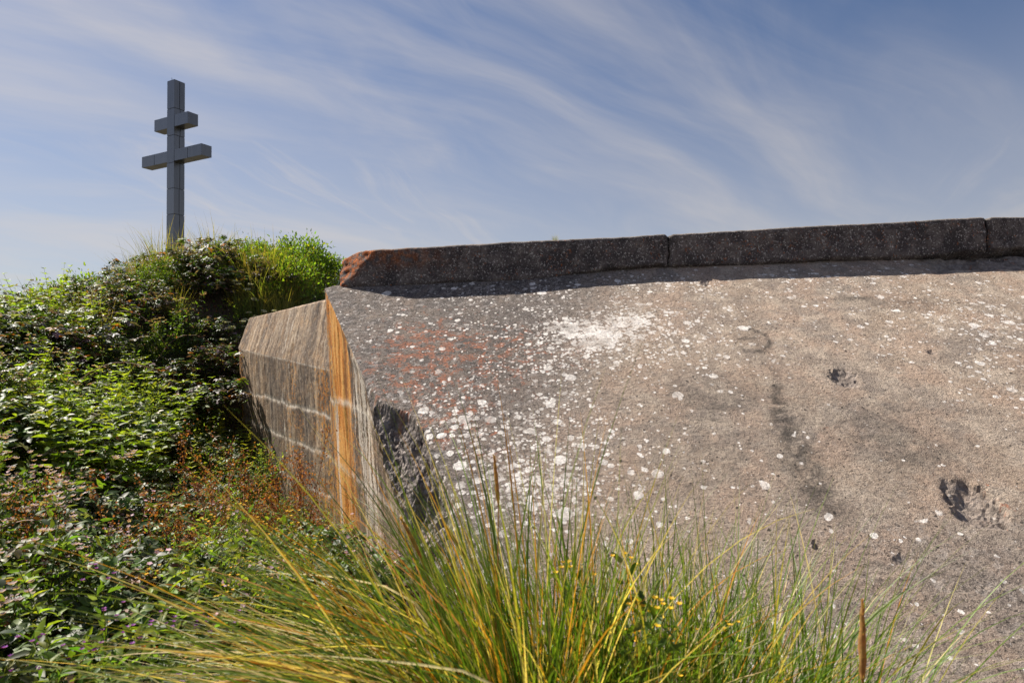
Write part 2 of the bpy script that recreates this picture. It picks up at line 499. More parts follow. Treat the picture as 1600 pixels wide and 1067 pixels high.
def tps(P, Z):
    def U(r2): return np.where(r2 > 1e-9, r2 * np.log(np.maximum(r2, 1e-9)), 0)
    n = len(P)
    K = U(((P[:, None] - P[None]) ** 2).sum(-1)) + np.eye(n) * 0.02
    Q = np.hstack([np.ones((n, 1)), P])
    A = np.block([[K, Q], [Q.T, np.zeros((3, 3))]])
    w = np.linalg.solve(A, np.concatenate([Z, np.zeros(3)]))

    def f(x, y):
        x = np.asarray(x, float); y = np.asarray(y, float)
        q = np.stack([x.ravel(), y.ravel()], -1)
        out = np.zeros(len(q))
        for i in range(n):
            out += w[i] * U(((q - P[i]) ** 2).sum(-1))
        out += w[n] + q @ w[n + 1:]
        return out.reshape(x.shape)
    return f


_t = tps(CTRL[:, :2], CTRL[:, 2])


def ground_z(x, y):
    x = np.asarray(x, float); y = np.asarray(y, float)
    far = 2.2 * sstep(4, 13, y)
    inside = sstep(-15, -11, x) * sstep(13, 9, x) * sstep(-5, -2.5, y) * sstep(22, 17, y)
    xc, yc = np.clip(x, -15, 13), np.clip(y, -5, 22)
    h = _t(xc, yc) * inside + far * (1 - inside)
    h = h + .28 * gauss(x, y, 0.0, 1.5, .75, .5)
    h = h + .30 * fbm(x * .75, y * .75, 17, 2) * sstep(-2.9, -3.8, x + .1 * y) * sstep(14, 12, y) * sstep(1.5, 3, y)
    return h + (0.05 * fbm(x * 0.9, y * 0.9, 3) + 0.02 * fbm(x * 5, y * 5, 8)) * np.where(np.abs(x) + np.abs(y) < 60, 1, 0)


def build_ground():
    farc = np.array([40, 80, 160, 320, 700, 1500, 3500.])
    xs = np.concatenate([-14 - farc[::-1], [-34, -24, -18], np.arange(-14, 8.01, .13), [12, 18, 28], 8 + farc])
    ys = np.concatenate([-3 - farc[::-1], [-18, -9, -5], np.arange(-3, 17.01, .13), [20, 26, 36], 17 + farc])
    X, Y = np.meshgrid(xs, ys)
    Z = ground_z(X, Y)
    sand = np.clip(gauss(X, Y, -2.45, 4.1, .5, .6) * 1.2 * sstep(-.5, .3, fbm(X * 3, Y * 3, 5)), 0, 1)
    V = np.stack([X, Y, Z], -1).reshape(-1, 3)
    o = obj('ground', mesh_from('ground', V, grid_faces(*X.shape), M_GROUND, {'sand': sand.ravel()}))
    prop(o, 'sandy soil of the dune bank under the plants', 'ground', kind='structure')


build_ground()

# ------------------------------------------------------------------ bunker
bunker = empty('concrete_bunker', (0, 6.0, 0))
OFF = np.array([0, 6.0, 0])
prop(bunker, 'weathered grey concrete bunker with lichen-spotted sloping face and dark parapet', 'bunker')
TAN, TILT = 0.625, 0.052


def bpart(name, V, F, mat, attrs=None, smooth=True):
    return obj(name, mesh_from(name, np.asarray(V) - OFF, F, mat, attrs, smooth), bunker)


def slope_plane(x, y):
    z = EYE + .74 + TILT * (x + 1.97) - TAN * (7 - np.minimum(y, 7.0))
    top = np.interp(x, [-2.2, -1.0, 0, 1, 1.8, 2.9, 4.6, 6, 8], [-.04, -.05, -.06, -.03, -.03, -.04, -.07, -.08, -.06])
    return z + top * sstep(5.4, 6.7, y)


def edge_x(y):
    return -2.11 + 0.5095 * (7 - np.minimum(y, 6.95)) + 2.2 * np.maximum(y - 6.95, 0)


BRK = np.array([(-2.10, 7.0), (-1.96, 6.73), (-1.53, 5.76), (-1.30, 5.45), (-1.10, 5.08), (-.80, 4.90), (-.66, 4.70), (-.60, 4.50), (-.46, 4.28), (-.36, 4.05), (-.38, 3.87), (-.25, 3.4), (.1, 2.6), (.5, 1.9)])


def build_slope():
    ys = np.concatenate([np.arange(7.6, 7.02, -.06), np.arange(7.02, 2.4, -.0135), np.arange(2.4, 1.7, -.06)])
    cs = np.concatenate([np.arange(0, .6, .008), np.arange(.6, 7.6, .02), np.arange(7.6, 11.3, .15)])
    Y, C = np.meshgrid(ys, cs, indexing='ij')
    X = edge_x(Y) + C
    Z = slope_plane(X, Y)
    xb = np.interp(Y, BRK[::-1, 1], BRK[::-1, 0]) + .045 * fbm(Y * 6, X * 3 + 5, 21, 3) + .02 * fbm(Y * 22, X * 9, 4, 2)
    s = xb - X
    D = np.interp(Y, [2, 3.6, 4.3, 4.6, 5.0, 5.5, 5.9, 6.4, 7], [.24, .26, .28, .27, .24, .14, .10, .05, .02])
    rough = fbm(X * 9, Y * 9, 31, 5)
    ridged = 1 - np.abs(fbm(X * 5 + Y * 2, Y * 7, 37, 4)) * 2
    br = sstep(-.004, .035, s)
    wx, wy = X + .03 * fbm(X * 7, Y * 7, 33, 3), Y + .03 * fbm(X * 7, Y * 7, 34, 3)
    chunk = facets(wx * 8, wy * 9, 35) * .055 + facets(wx * 19, wy * 21, 36) * .026 + facets(wx * 45, wy * 45, 38) * .008
    dep = br * (D * (.34 + .66 * sstep(0, .26, s)) + chunk * sstep(-.004, .05, s) + .02 * rough)
    Z = Z - np.maximum(dep, 0) * np.where(s > -.02, 1, 0)
    # undulation of the cast face
    Z += .012 * fbm(X * 1.3, Y * 1.3, 40, 3) + .0035 * fbm(X * 14, Y * 14, 44, 4)
    # shell craters
    def crater(cx, cy, rx, ry, dp, seed):
        nonlocal Z, crat
        a = np.arctan2((Y - cy) / ry, (X - cx) / rx)
        wob = 1 + .14 * fbm(np.cos(a) * 2.2 + seed, np.sin(a) * 2.2, seed, 4)
        r = np.hypot((X - cx) / rx, (Y - cy) / ry) / wob + .10 * facets(X * 20, Y * 20, seed + 5)
        f = sstep(1.02, .86, r)
        bowl = .45 + .55 * sstep(1.0, .35, r)
        Z -= f * dp * np.maximum(bowl + .20 * facets(X * 12, Y * 13, seed) + .09 * facets(X * 34, Y * 34, seed + 2), .08)
        Z += .006 * sstep(1.35, 1.0, r) * (1 - f) * facets(X * 24, Y * 24, seed + 7)
        crat = np.maximum(crat, f)
    crat = np.zeros_like(Z)
    crater(2.85, 3.88, .165, .18, .062, 51)
    crater(2.68, 5.05, .105, .12, .045, 63)
    crater(1.78, 3.66, .03, .03, .03, 71)
    crater(2.20, 3.55, .05, .03, .02, 73)
    crater(3.55, 5.3, .03, .03, .02, 75)
    crater(2.05, 6.62, .05, .05, .02, 77)
    # spalled shelf below the right-hand end of the parapet
    sp = sstep(4.35, 4.9, X + .12 * fbm(X * 5, Y * 5, 90, 3)) * sstep(6.62, 6.72, Y + .10 * fbm(X * 4, Y * 4, 92, 3))
    Z += sp * (-.07 + .08 * fbm(X * 7, Y * 10, 95, 4))
    # board ledges low on the face
    rip = sstep(3.9, 3.3, Y) * sstep(1.2, 1.9, X)
    t = (Y + .025 * fbm(X * 5, Y * 2, 81, 3) + .01 * fbm(X * 16, Y * 6, 83, 2)) / .105
    saw = t - np.floor(t)
    Z += rip * .016 * (saw ** 2) * (.55 + .6 * fbm(X * 3, np.floor(t) * 7.7, 85, 2))
    X = X + br * (.035 * fbm(Z * 11, Y * 11, 57, 4) + .02 * (vnoise(Z * 26, Y * 20, 59) - .5)) * sstep(0, .03, C)
    # colour masks, in the face's own plan coordinates
    G = lambda *a: gauss(X, Y, *a)
    white = .07 + .80 * G(.85, 5.75, .85, .58) + .34 * G(.2, 5.0, .8, .6) + .75 * G(.15, 4.2, .65, .45) + .35 * G(-.3, 4.8, .5, .4) + .40 * G(-.7, 6.3, .9, .4) + .40 * G(4.3, 5.7, .7, .55) + .3 * G(1.7, 6.5, 2.2, .35) + .15 * G(4.2, 5.0, .6, .5)
    white *= sstep(-.45, .5, fbm(X * 2.2, Y * 2.2, 101, 3) + .25)
    white *= 1 - .72 * G(2.4, 4.3, .9, .9)
    core = 1.15 * G(.82, 5.74, .36, .28) + .85 * G(1.22, 5.98, .24, .16) + .75 * G(.45, 5.95, .22, .14) + .8 * G(.25, 4.15, .34, .18) + .5 * G(1.05, 6.35, .12, .22) + .45 * G(-.1, 4.3, .25, .15)
    orange = .70 * G(-.75, 5.35, .75, .85) + .55 * G(.15, 5.6, .5, .5) + .45 * G(-.9, 5.9, .5, .5) + .4 * G(-.35, 4.6, .35, .4) + .55 * G(3.05, 3.65, .16, .35) + .5 * G(5.3, 6.7, .5, .15) + .22
    grey = np.clip(1.05 * sstep(1.3, -.6, X - (Y - 5) * .4) + .3 * sstep(3.9, 3.3, Y) * .8 + .25 * G(2.3, 3.6, 1.2, .4), 0, 1)
    dark = np.zeros_like(Z)
    path = np.array([(2.26, 6.35), (2.22, 5.9), (2.16, 5.3), (2.02, 4.6), (1.95, 4.15), (1.97, 3.85)])
    px = np.interp(Y, path[::-1, 1], path[::-1, 0]) + .05 * fbm(Y * 3, Y * 0, 7)
    dark += .85 * np.exp(-((X - px) / (.05 + .07 * sstep(5.2, 4.2, Y))) ** 2) * sstep(3.75, 3.95, Y) * sstep(6.5, 6.2, Y) * (.35 + .65 * sstep(5.4, 4.6, Y))
    ring = np.abs(np.hypot((X - 2.12) / .17, (Y - 5.6) / .17) - 1)
    dark += .9 * np.exp(-(ring / .14) ** 2) * sstep(-.9, .3, (X - 2.12) / .17 - (Y - 5.6) / .3 + .3)
    dark += .7 * G(2.08, 5.62, .10, .025) + .45 * G(2.65, 4.55, .45, .3) + .5 * G(1.55, 4.9, .5, .3) + .45 * G(2.75, 4.25, .35, .2) + .8 * G(3.4, 6.2, .25, .05) + .5 * G(3.9, 6.05, .45, .12) + .4 * G(4.6, 4.6, .4, .7) + .35 * G(-.2, 5.7, .8, .6) + .35 * G(1.2, 4.2, .7, .4)
    dark += .6 * np.exp(-((X - 3.06 + (Y - 3.9) * .25) / .05) ** 2) * sstep(3.85, 3.7, Y) * sstep(3.0, 3.5, Y)
    crack = G(-.7, 5.0, .5, .75) * 1.2 + .35 * G(1.2, 4.2, 1, .5)
    suv = np.stack([X, -(7 - Y) * math.hypot(1, TAN), np.zeros_like(X)], -1).reshape(-1, 3)
    A = {'suv': suv, 'white': np.clip(white, 0, 1).ravel() * (1 - br).ravel(), 'core': core.ravel() * (1 - crat).ravel(), 'orange': orange.ravel(),
         'grey': grey.ravel(), 'dark': np.clip(dark, 0, 1).ravel(), 'crack': np.clip(crack, 0, 1).ravel(),
         'broken': np.clip(np.maximum(np.maximum(br, crat * .55), sp * .8), 0, 1).ravel()}
    V = np.stack([X, Y, Z], -1)
    so = bpart('sloping_face', V.reshape(-1, 3), grid_faces(*X.shape, flip=True), M_SLOPE, A)
    bk = A['broken'][grid_faces(*X.shape)].max(1)
    so.data.polygons.foreach_set('use_smooth', bk < .3)
    # end face under the broken edge: a vertical plane below the left border of the grid
    L = V[:, 0, :]
    nz = 110
    t = np.linspace(0, 1, nz)[None, :]
    top = L[:, 2][:, None]
    zz = top + (-1.3 - top) * t
    drop = top - zz
    nrm = np.array([-.891, -.454])
    along = np.cumsum(np.concatenate([[0], np.hypot(*np.diff(L[:, :2], axis=0).T)]))[:, None] + 0 * zz
    along = along - np.interp(6.95, L[::-1, 1], along[::-1, 0])
    ero = .018 * fbm(along * 12, zz * 1.2, 111, 4) + .03 * fbm(along * 4, zz * .6, 113, 3)
    ero *= sstep(0, .08, drop)
    lean = .06 * (2.0 - zz) * sstep(0, .15, drop)
    XX = L[:, 0][:, None] + nrm[0] * ero + lean
    YY = L[:, 1][:, None] + nrm[1] * ero
    suv2 = np.stack([along, zz, 0 * zz], -1).reshape(-1, 3)
    org = 1.0 * np.exp(-((along - .65) / .55) ** 2) * (.6 + .4 * sstep(-1, 2, zz)) + .45 * sstep(1.6, .6, along) + .12
    joint = np.exp(-((zz - (1.02 + .05 * fbm(along * 5, along * 0, 9))) / .03) ** 2) + .7 * np.exp(-((zz - .35) / .03) ** 2)
    wht = .8 * np.exp(-((along - .30) / .06) ** 2) * sstep(1.4, .8, zz) + .7 * np.exp(-((along - 1.6) / .35) ** 2) + .2
    drk = .95 * np.exp(-((along - .04 - .06 * fbm(along * 0, zz * 3, 19, 3)) / .13) ** 2) * (.6 + .4 * fbm(along * 8, zz * 2, 23, 3)) + .5 * np.exp(-((along - .85 - .08 * fbm(along * 0, zz * 2, 29, 3)) / .05) ** 2) + .7 * np.exp(-((along - 1.15) / .10) ** 2) + .35 * sstep(1.8, 2.6, along)
    bpart('end_face', np.stack([XX, YY, zz], -1).reshape(-1, 3), grid_faces(*zz.shape), M_SIDE,
          {'suv': suv2, 'orange': org.ravel(), 'joint': joint.ravel(), 'white': wht.ravel(), 'dark': np.clip(drk, 0, 1).ravel()})


build_slope()


def build_side():
    n_in = np.array([.793, .609])                 # into the bunker
    S = np.array([-2.11, 7.0]) + n_in * .05 + np.array([.0, -.02])
    Fp = np.array([-4.38, 10.0])
    S = S + np.array([.609, -.793]) * .35
    Ln = np.hypot(*(Fp - S))
    na = 330
    a = np.linspace(0, 1, na)[:, None]
    zc = 1.34 + (1.585 - 1.34) * a
    def streak(al, z):
        return .007 * (vnoise(al * 9, z * .25, 5) - .5) + .003 * fbm(al * 22, z * .8, 121, 4) + .006 * fbm(al * 10, z * 8, 123, 4) + .012 * fbm(al * 2, z * 1.5, 122, 3)
    def attrs(al, z, kind):
        j = np.zeros_like(z)
        if kind == 'side':
            for zj, amp in ((.83, 1.), (.38, .8), (-.1, .6)):
                j += amp * np.exp(-((z - (zj + .045 * fbm(al * 3, al * 0 + zj, 131, 4) + .10 * al / Ln)) / .030) ** 2)
            j += .8 * sstep(.03, .0, zc - z)
        o = .55 * np.exp(-((al - .45) / .3) ** 2) + .35 * np.exp(-((al - 1.5) / .3) ** 2) + .85 * sstep(Ln - .35, Ln, al) + .2
        if kind == 'chamfer': o = o * .3
        d_ = (.75 * np.exp(-((al - 2.35) / .22) ** 2) + .5 * np.exp(-((al - 1.1) / .12) ** 2)) * (1 if kind == 'side' else .55) + .85 * np.exp(-(al / .05) ** 2)
        w = .25 + .3 * np.exp(-((al - 1.9) / .25) ** 2)
        return {'suv': np.stack([al, z, 0 * z], -1).reshape(-1, 3), 'joint': np.clip(j, 0, 1).ravel(), 'orange': (o + 0 * z).ravel(), 'dark': np.clip(d_ + 0 * z, 0, 1).ravel(), 'white': (w + 0 * z).ravel()}
    # lower wall
    t = np.linspace(0, 1, 180)[None, :]
    z = zc + (-1.3 - zc) * t
    al = a * Ln + 0 * z
    e = streak(al, z)
    for zj in (.83, .38, -.1):
        e -= .003 * np.exp(-((z - (zj + .045 * fbm(al * 3, al * 0 + zj, 131, 4) + .10 * al / Ln)) / .014) ** 2)
    e = e + .0
    P = S[None, None] + (Fp - S)[None, None] * a[..., None]
    lean = .095 * (zc - z)
    rnd_far = .05 * sstep(Ln - .07, Ln, al)          # eased far arris
    X = P[..., 0] - n_in[0] * (e - rnd_far) + lean * .55
    Y = P[..., 1] - n_in[1] * (e - rnd_far)
    bpart('side_wall', np.stack([X, Y, z], -1).reshape(-1, 3), grid_faces(*z.shape), M_SIDE, attrs(al, z, 'side'))
    endc = np.stack([X, Y, z], -1)[-1]
    # chamfer above it
    t = np.linspace(0, 1, 70)[None, :]
    zt = 2.235 + (2.11 - 2.235) * a
    z = zc + (zt - zc) * t
    al = a * Ln + 0 * z
    e = streak(al, z) * .8 + .006 * fbm(al * 9, z * 9, 141, 3)
    e = e * sstep(0, .04, t) + streak(al, zc + 0 * z) * (1 - sstep(0, .04, t))
    ins = .23 * t + .05 * sstep(.93, 1, t) - e
    lean = -.095 * (z - zc)
    X = P[..., 0] + n_in[0] * ins + lean
    Y = P[..., 1] + n_in[1] * ins
    z = z - .02 * sstep(.93, 1, t)
    bpart('chamfered_top', np.stack([X, Y, z], -1).reshape(-1, 3), grid_faces(*z.shape, flip=True), M_SIDE, attrs(al, z, 'chamfer'))
    top = np.stack([X, Y, z], -1)
    # rear end of the wing wall, back and roof close the volume
    def wall(P0, P1, z0, z1a, z1b, name):
        n = 24
        aa = np.linspace(0, 1, n)[:, None]; tt = np.linspace(0, 1, n)[None]
        zz = z0 + ((z1a + (z1b - z1a) * aa) - z0) * tt
        XX = P0[0] + (P1[0] - P0[0]) * aa + 0 * zz; YY = P0[1] + (P1[1] - P0[1]) * aa + 0 * zz
        ll = aa * math.hypot(P1[0] - P0[0], P1[1] - P0[1]) + 0 * zz
        zero = np.zeros(n * n)
        bpart(name, np.stack([XX, YY, zz], -1).reshape(-1, 3), grid_faces(n, n), M_SIDE,
              {'suv': np.stack([ll, zz, 0 * zz], -1).reshape(-1, 3), 'joint': zero, 'orange': zero + .4, 'dark': zero, 'white': zero})
    # far end: the profile of the wall, swept back
    prof = np.concatenate([endc[::-1], top[-1][1:]])
    V = np.concatenate([prof, prof + np.array([1.7, 1.5, 0])])
    n = len(prof)
    i = np.arange(n - 1)
    zero = np.zeros(2 * n)
    bpart('rear_end', V, np.stack([i, i + n, i + n + 1, i + 1], -1), M_SIDE,
          {'suv': np.stack([np.repeat([0, 2.2], n), V[:, 2], zero], -1), 'joint': zero, 'orange': zero + .7, 'dark': zero, 'white': zero})
    # roof slab
    e1, e2 = top[0, -1], top[-1, -1]
    rim = np.concatenate([top[::6, -1], top[-1:, -1]])
    back = np.array([[e2[0] + 1.7, e2[1] + 1.5, e2[2]], [-1.5, 12.6, 2.2], [9.3, 12.6, 2.8], [9.3, 7.05, 2.8], [e1[0] + .05, e1[1] + .05, e1[2]]])
    poly = np.concatenate([rim, back])
    poly = poly + np.array([0, 0, -.004])
    V = np.concatenate([poly, poly - np.array([0, 0, .5])])
    n = len(poly)
    import bmesh
    bm = bmesh.new()
    vt = [bm.verts.new(p - OFF) for p in V]
    bm.faces.new(vt[:n])
    for q in range(n):
        bm.faces.new((vt[q], vt[n + q], vt[n + (q + 1) % n], vt[(q + 1) % n]))
    bmesh.ops.triangulate(bm, faces=bm.faces[:])
    bmesh.ops.recalc_face_normals(bm, faces=bm.faces[:])
    me = bpy.data.meshes.new('roof'); bm.to_mesh(me); bm.free()
    me.materials.append(M_PAR)
    obj('roof', me, bunker)
    wall((9.3, 12.6), (9.3, 1.7), -1.3, 2.8, -.55, 'right_end')
    wall((-1.5, 12.6), (9.3, 12.6), -1.3, 2.2, 2.8, 'rear_wall')


build_side()


def parapet_block(x0, x1, seed, left_break=False, turn=0.0):
    nx = max(8, int((x1 - x0) / .022))
    xs = np.linspace(x0, x1, nx)
    zt = 2.674 + TILT * (xs + 1.86) + .010 * fbm(xs * 1.5, xs * 0, seed) + .006 * fbm(xs * 9, xs * 0, seed + 1)
    lip = slope_plane(xs, np.full(nx, 6.95)) - .012 + .026 * fbm(xs * 2.3, xs * 0, seed + 2, 4) + .018 * fbm(xs * 11, xs * 0, seed + 3, 3)
    lip += .05 * sstep(4.5, 5.2, xs) - .035 * sstep(1.3, .3, xs)
    for xe in (x0, x1):      # arrises knocked off at the joints
        zt -= .018 * np.exp(-((xs - xe) / .03) ** 2)
    nf = 26
    t = np.linspace(0, 1, nf)
    Z = lip[:, None] + (zt - lip)[:, None] * t[None]
    X = xs[:, None] + 0 * Z
    Yf = 6.93 - .012 * fbm(X * 3, Z * 5, seed + 4, 4) - .006 * fbm(X * 18, Z * 18, seed + 5, 3)
    Yf += .16 * sstep(.14, 0, t)[None] * (.55 + .45 * fbm(X * 4, Z * 0, seed + 6, 3)) + .02 * sstep(.95, 1, t)[None]
    for xe in (x0, x1):
        Yf += .035 * np.exp(-((X - xe) / .018) ** 2)
    for xe in (x0, x1):      # the joints are cracks, not saw cuts: both sides share one ragged line
        X = X + .03 * fbm(Z * 9, Z * 0, round(xe), 4) * np.exp(-((X - xe) / .06) ** 2)
    if turn: Yf += turn * (X - x0)
    org = np.zeros_like(Z)
    if left_break:
        cut = (-1.52 - X - .36 * (1 - t)[None] + .05 * fbm(X * 8, Z * 8, seed + 8, 3))
        Yf += np.maximum(cut, 0) * .55 + .03 * fbm(X * 14, Z * 14, seed + 9, 3) * sstep(0, .05, cut)
        org = np.clip(sstep(-.10, .08, cut) * .85 + .6 * gauss(X, Z, -1.25, 2.62, .4, .12), 0, 1)
        Z = Z - .05 * sstep(-1.72, -1.93, X) * t[None]
    back = 7.75 + (turn * (X[:, :1] - x0) if turn else 0)
    ring = [np.stack([X[:, :1], 0 * X[:, :1] + back, Z[:, :1] - .30], -1), np.stack([X, Yf, Z], -1), np.stack([X[:, -1:], 0 * X[:, -1:] + back, Z[:, -1:] + .01], -1)]
    Vg = np.concatenate(ring, 1)
    o = np.concatenate([org[:, :1], org, org[:, -1:] * .4], 1)
    m = Vg.shape[1]
    F = [grid_faces(nx, m, flip=True)]
    wrap = np.arange(nx) * m
    F.append(np.stack([wrap[:-1], wrap[1:], wrap[1:] + m - 1, wrap[:-1] + m - 1], -1))
    F.append(np.array([[0, j, j + 1] for j in range(1, m - 1)])[:, ::-1])
    b = (nx - 1) * m
    F.append(np.array([[b, b + j, b + j + 1] for j in range(1, m - 1)]))
    bpart('parapet_block', Vg.reshape(-1, 3), F, M_PAR, {'orange': o.ravel()})


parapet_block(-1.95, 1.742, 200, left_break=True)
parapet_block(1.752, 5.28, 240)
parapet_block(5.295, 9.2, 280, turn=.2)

# ------------------------------------------------------------------ cross of Lorraine
def build_cross():
    D = 50.0
    base = np.array([(273 - 800) / 978 * D, D, 0])
    bz = float(ground_z(base[0], base[1])) - .05
    far = math.radians(62)
    root = empty('lorraine_cross', (base[0], base[1], bz))
    prop(root, 'tall grey steel-clad cross with two crossbars behind the hill', 'cross')
    ux = Vector((math.sin(far), -math.cos(far), 0))       # along the bars, towards the right-hand end
    uy = Vector((math.cos(far), math.sin(far), 0))        # away from the front face
    rot = Matrix((ux, uy, Vector((0, 0, 1)))).transposed().to_euler()
    root.rotation_euler = rot
    s = .9; h = s / 2; g = .045; th = .03
    e = lambda zr: zr + EYE - bz

    def box(name, a, b, mat, parent=None):
        a = np.array(a); b = np.array(b)
        c = np.array([[x, y, z] for x in (0, 1) for y in (0, 1) for z in (0, 1)], float)
        V = a + c * (b - a)
        F = np.array([[0, 1, 3, 2], [4, 6, 7, 5], [0, 4, 5, 1], [2, 3, 7, 6], [0, 2, 6, 4], [1, 5, 7, 3]])
        return obj(name, mesh_from(name, V, F, mat, smooth=False), parent or root)
    top, zs = e(21.24), [e(v) for v in (19.0, 16.85, 14.67, 12.63, 10.58, 8.54, 6.5, 4.45, 2.4)]
    lev = [top] + zs + [0.0]
    i_ = h - th
    sm = (e(17.5), e(18.42)); bg_ = (e(14.78), e(15.66))
    shaft = box('shaft', (-i_ + .01, -i_ + .01, 0), (i_ - .01, i_ - .01, top - .02), M_SEAM)
    for k in range(len(lev) - 1):
        z1, z0 = lev[k] - g / 2, lev[k + 1] + g / 2
        box('panel', (-h, -h, z0), (h, -i_, z1), M_STEEL, shaft)                        # front
        box('panel', (-h, i_, z0), (h, h, z1), M_STEEL, shaft)                          # back
        m = .05 if k % 2 else 0.0
        for sx in (-1, 1):                                                       # two upright panels on each flank
            xa, xb = (i_, h) if sx > 0 else (-h, -i_)
            box('panel', (xa, -i_ + .002, z0), (xb, m - g / 2, z1), M_STEEL, shaft)
            box('panel', (xa, m + g / 2, z0), (xb, i_ - .002, z1), M_STEEL, shaft)
    box('cap', (-h + .004, -h + .004, top - .005), (h - .004, h - .004, top + .015), M_STEEL, shaft)
    box('lightning_rod', (-.12, -.30, top + .01), (-.10, -.28, top + .30), M_SEAM)
    for (z0, z1), half, cuts in ((sm, 2.1, 1), (bg_, 3.75, 2)):
        for sx in (-1, 1):
            bar = box('crossbar', (min(sx * h, sx * (half - .04)), -h + .07, z0 + .04), (max(sx * h, sx * (half - .04)), h - .07, z1 - .04), M_SEAM)
            ed = np.linspace(h + .004, half, cuts + 1)
            for q in range(cuts):
                xa, xb = sorted((sx * (ed[q] + (g / 2 if q else 0)), sx * (ed[q + 1] - (g / 2 if q < cuts - 1 else 0))))
                y0 = -h + .015
                box('bar_panel', (xa, y0, z0 + .03), (xb, y0 + .03, z1 - .03), M_STEEL, bar)
                box('bar_panel', (xa, h - .045, z0 + .03), (xb, h - .015, z1 - .03), M_STEEL, bar)
                box('bar_panel', (xa, y0, z1 - .028), (xb, h - .015, z1), M_STEEL, bar)
                box('bar_panel', (xa, y0, z0), (xb, h - .015, z0 + .028), M_STEEL, bar)
            xa, xb = sorted((sx * (half + .004), sx * (half + .03)))
            box('end_cap', (xa, -h + .018, z0 + .003), (xb, h - .018, z1 - .003), M_STEEL, bar)


build_cross()
#PLANTS
# ------------------------------------------------------------------ plant geometry
rng = np.random.default_rng(7)


def unit(v):
    return v / np.maximum(np.linalg.norm(v, axis=-1, keepdims=True), 1e-9)


class Geo:
    def __init__(self):
        self.v, self.f, self.c, self.n = [], [], [], 0

    def add(self, V, F, C):
        V = np.asarray(V, float)
        self.v.append(V); self.f.append(np.asarray(F) + self.n)
        C = np.asarray(C, float)
        if C.ndim == 1: C = np.tile(C, (len(V), 1))
        self.c.append(np.hstack([C[:, :3], np.ones((len(C), 1))]))
        self.n += len(V)

    def mesh(self, name, mat):
        return mesh_from(name, np.concatenate(self.v), np.concatenate(self.f), mat, {'col': np.concatenate(self.c)})

    def leaves(self, P, A, N, L, Wd, C, fold=.12, droop=.10):
        """ovate, folded leaves: base P, axis A, upper side N"""
        n = len(P)
        if n == 0: return
        A = unit(A); S = unit(np.cross(A, N)); N = unit(np.cross(S, A))
        L = np.broadcast_to(np.asarray(L, float), (n,))[:, None]; Wd = np.broadcast_to(np.asarray(Wd, float), (n,))[:, None]
        pt = lambda a, w, h: P + A * L * a + S * Wd * w + N * (L * h)
        T = np.stack([pt(0, 0, 0), pt(.28, .45, fold), pt(.66, .36, fold - droop * .5), pt(1, 0, -droop), pt(.66, -.36, fold - droop * .5),
                      pt(.28, -.45, fold), pt(.30, 0, 0), pt(.67, 0, -droop * .4)], 1)
        f = np.array([[0, 1, 6], [0, 6, 5], [6, 1, 2], [6, 2, 7], [5, 6, 7], [5, 7, 4], [7, 2, 3], [4, 7, 3]])
        self.add(T.reshape(-1, 3), (np.arange(n)[:, None, None] * 8 + f[None]).reshape(-1, 3), np.repeat(np.broadcast_to(C, (n, 3)), 8, 0))

    def tubes(self, P, rad, C, tip=.35):
        """P (n,k,3) polylines as three-sided tapered tubes"""
        n, k, _ = P.shape
        T = unit(np.gradient(P, axis=1))
        up = np.where(np.abs(T[..., 2:3]) > .9, np.array([1., 0, 0]), np.array([0, 0, 1.]))
        S = unit(np.cross(T, up)); B = np.cross(T, S)
        r = np.broadcast_to(np.asarray(rad, float).reshape(-1, 1), (n, k)) * np.linspace(1, tip, k)[None]
        ring = []
        for a in (0, 2.094, 4.189):
            ring.append(P + (S * math.cos(a) + B * math.sin(a)) * r[..., None])
        V = np.stack(ring, 2).reshape(-1, 3)
        base = (np.arange(n)[:, None] * k + np.arange(k - 1)[None]).ravel() * 3
        F = []
        for a in range(3):
            b = (a + 1) % 3
            F += [np.stack([base + a, base + b, base + 3 + b], -1), np.stack([base + a, base + 3 + b, base + 3 + a], -1)]
        self.add(V, np.concatenate(F), np.repeat(np.broadcast_to(C, (n, 3)), k * 3, 0))

    def blades(self, P, Nrm, w, C, Ctip=None):
        """P (n,k,3) as folded grass blades, widest at a third, pointed"""
        n, k, _ = P.shape
        T = unit(np.gradient(P, axis=1))
        S = unit(np.cross(T, Nrm[:, None, :] + 0 * T)); N2 = np.cross(S, T)
        prof = np.interp(np.linspace(0, 1, k), [0, .3, .7, 1], [.8, 1, .7, .04])
        ww = np.asarray(w, float).reshape(-1, 1, 1) * prof[None, :, None]
        V = np.stack([P - S * ww * .5, P - N2 * ww * .28, P + S * ww * .5], 2).reshape(-1, 3)
        base = (np.arange(n)[:, None] * k + np.arange(k - 1)[None]).ravel() * 3
        F = []
        for a in (0, 1):
            F += [np.stack([base + a, base + a + 1, base + 4 + a], -1), np.stack([base + a, base + 4 + a, base + 3 + a], -1)]
        C = np.broadcast_to(C, (n, 3))
        if Ctip is None: CC = np.repeat(C, k * 3, 0)
        else:
            t = np.linspace(0, 1, k)[None, :, None] ** 2
            CC = np.repeat((C[:, None] * (1 - t) + np.broadcast_to(Ctip, (n, 3))[:, None] * t).reshape(-1, 3), 3, 0)
        self.add(V, np.concatenate(F), CC)


def jit(c, n, a=.25, hue=.12):
    c = np.broadcast_to(np.asarray(c, float), (n, 3))
    v = 1 + a * rng.standard_normal((n, 1))
    return np.clip(c * np.clip(v, .45, 1.8) * (1 + hue * rng.standard_normal((n, 3))), .004, .9)


def pick(cols, w, n):
    return np.asarray(cols)[rng.choice(len(cols), n, p=np.asarray(w) / np.sum(w))]


def rdir(n, up=0.0):
    v = rng.standard_normal((n, 3)); v[:, 2] += up
    return unit(v)


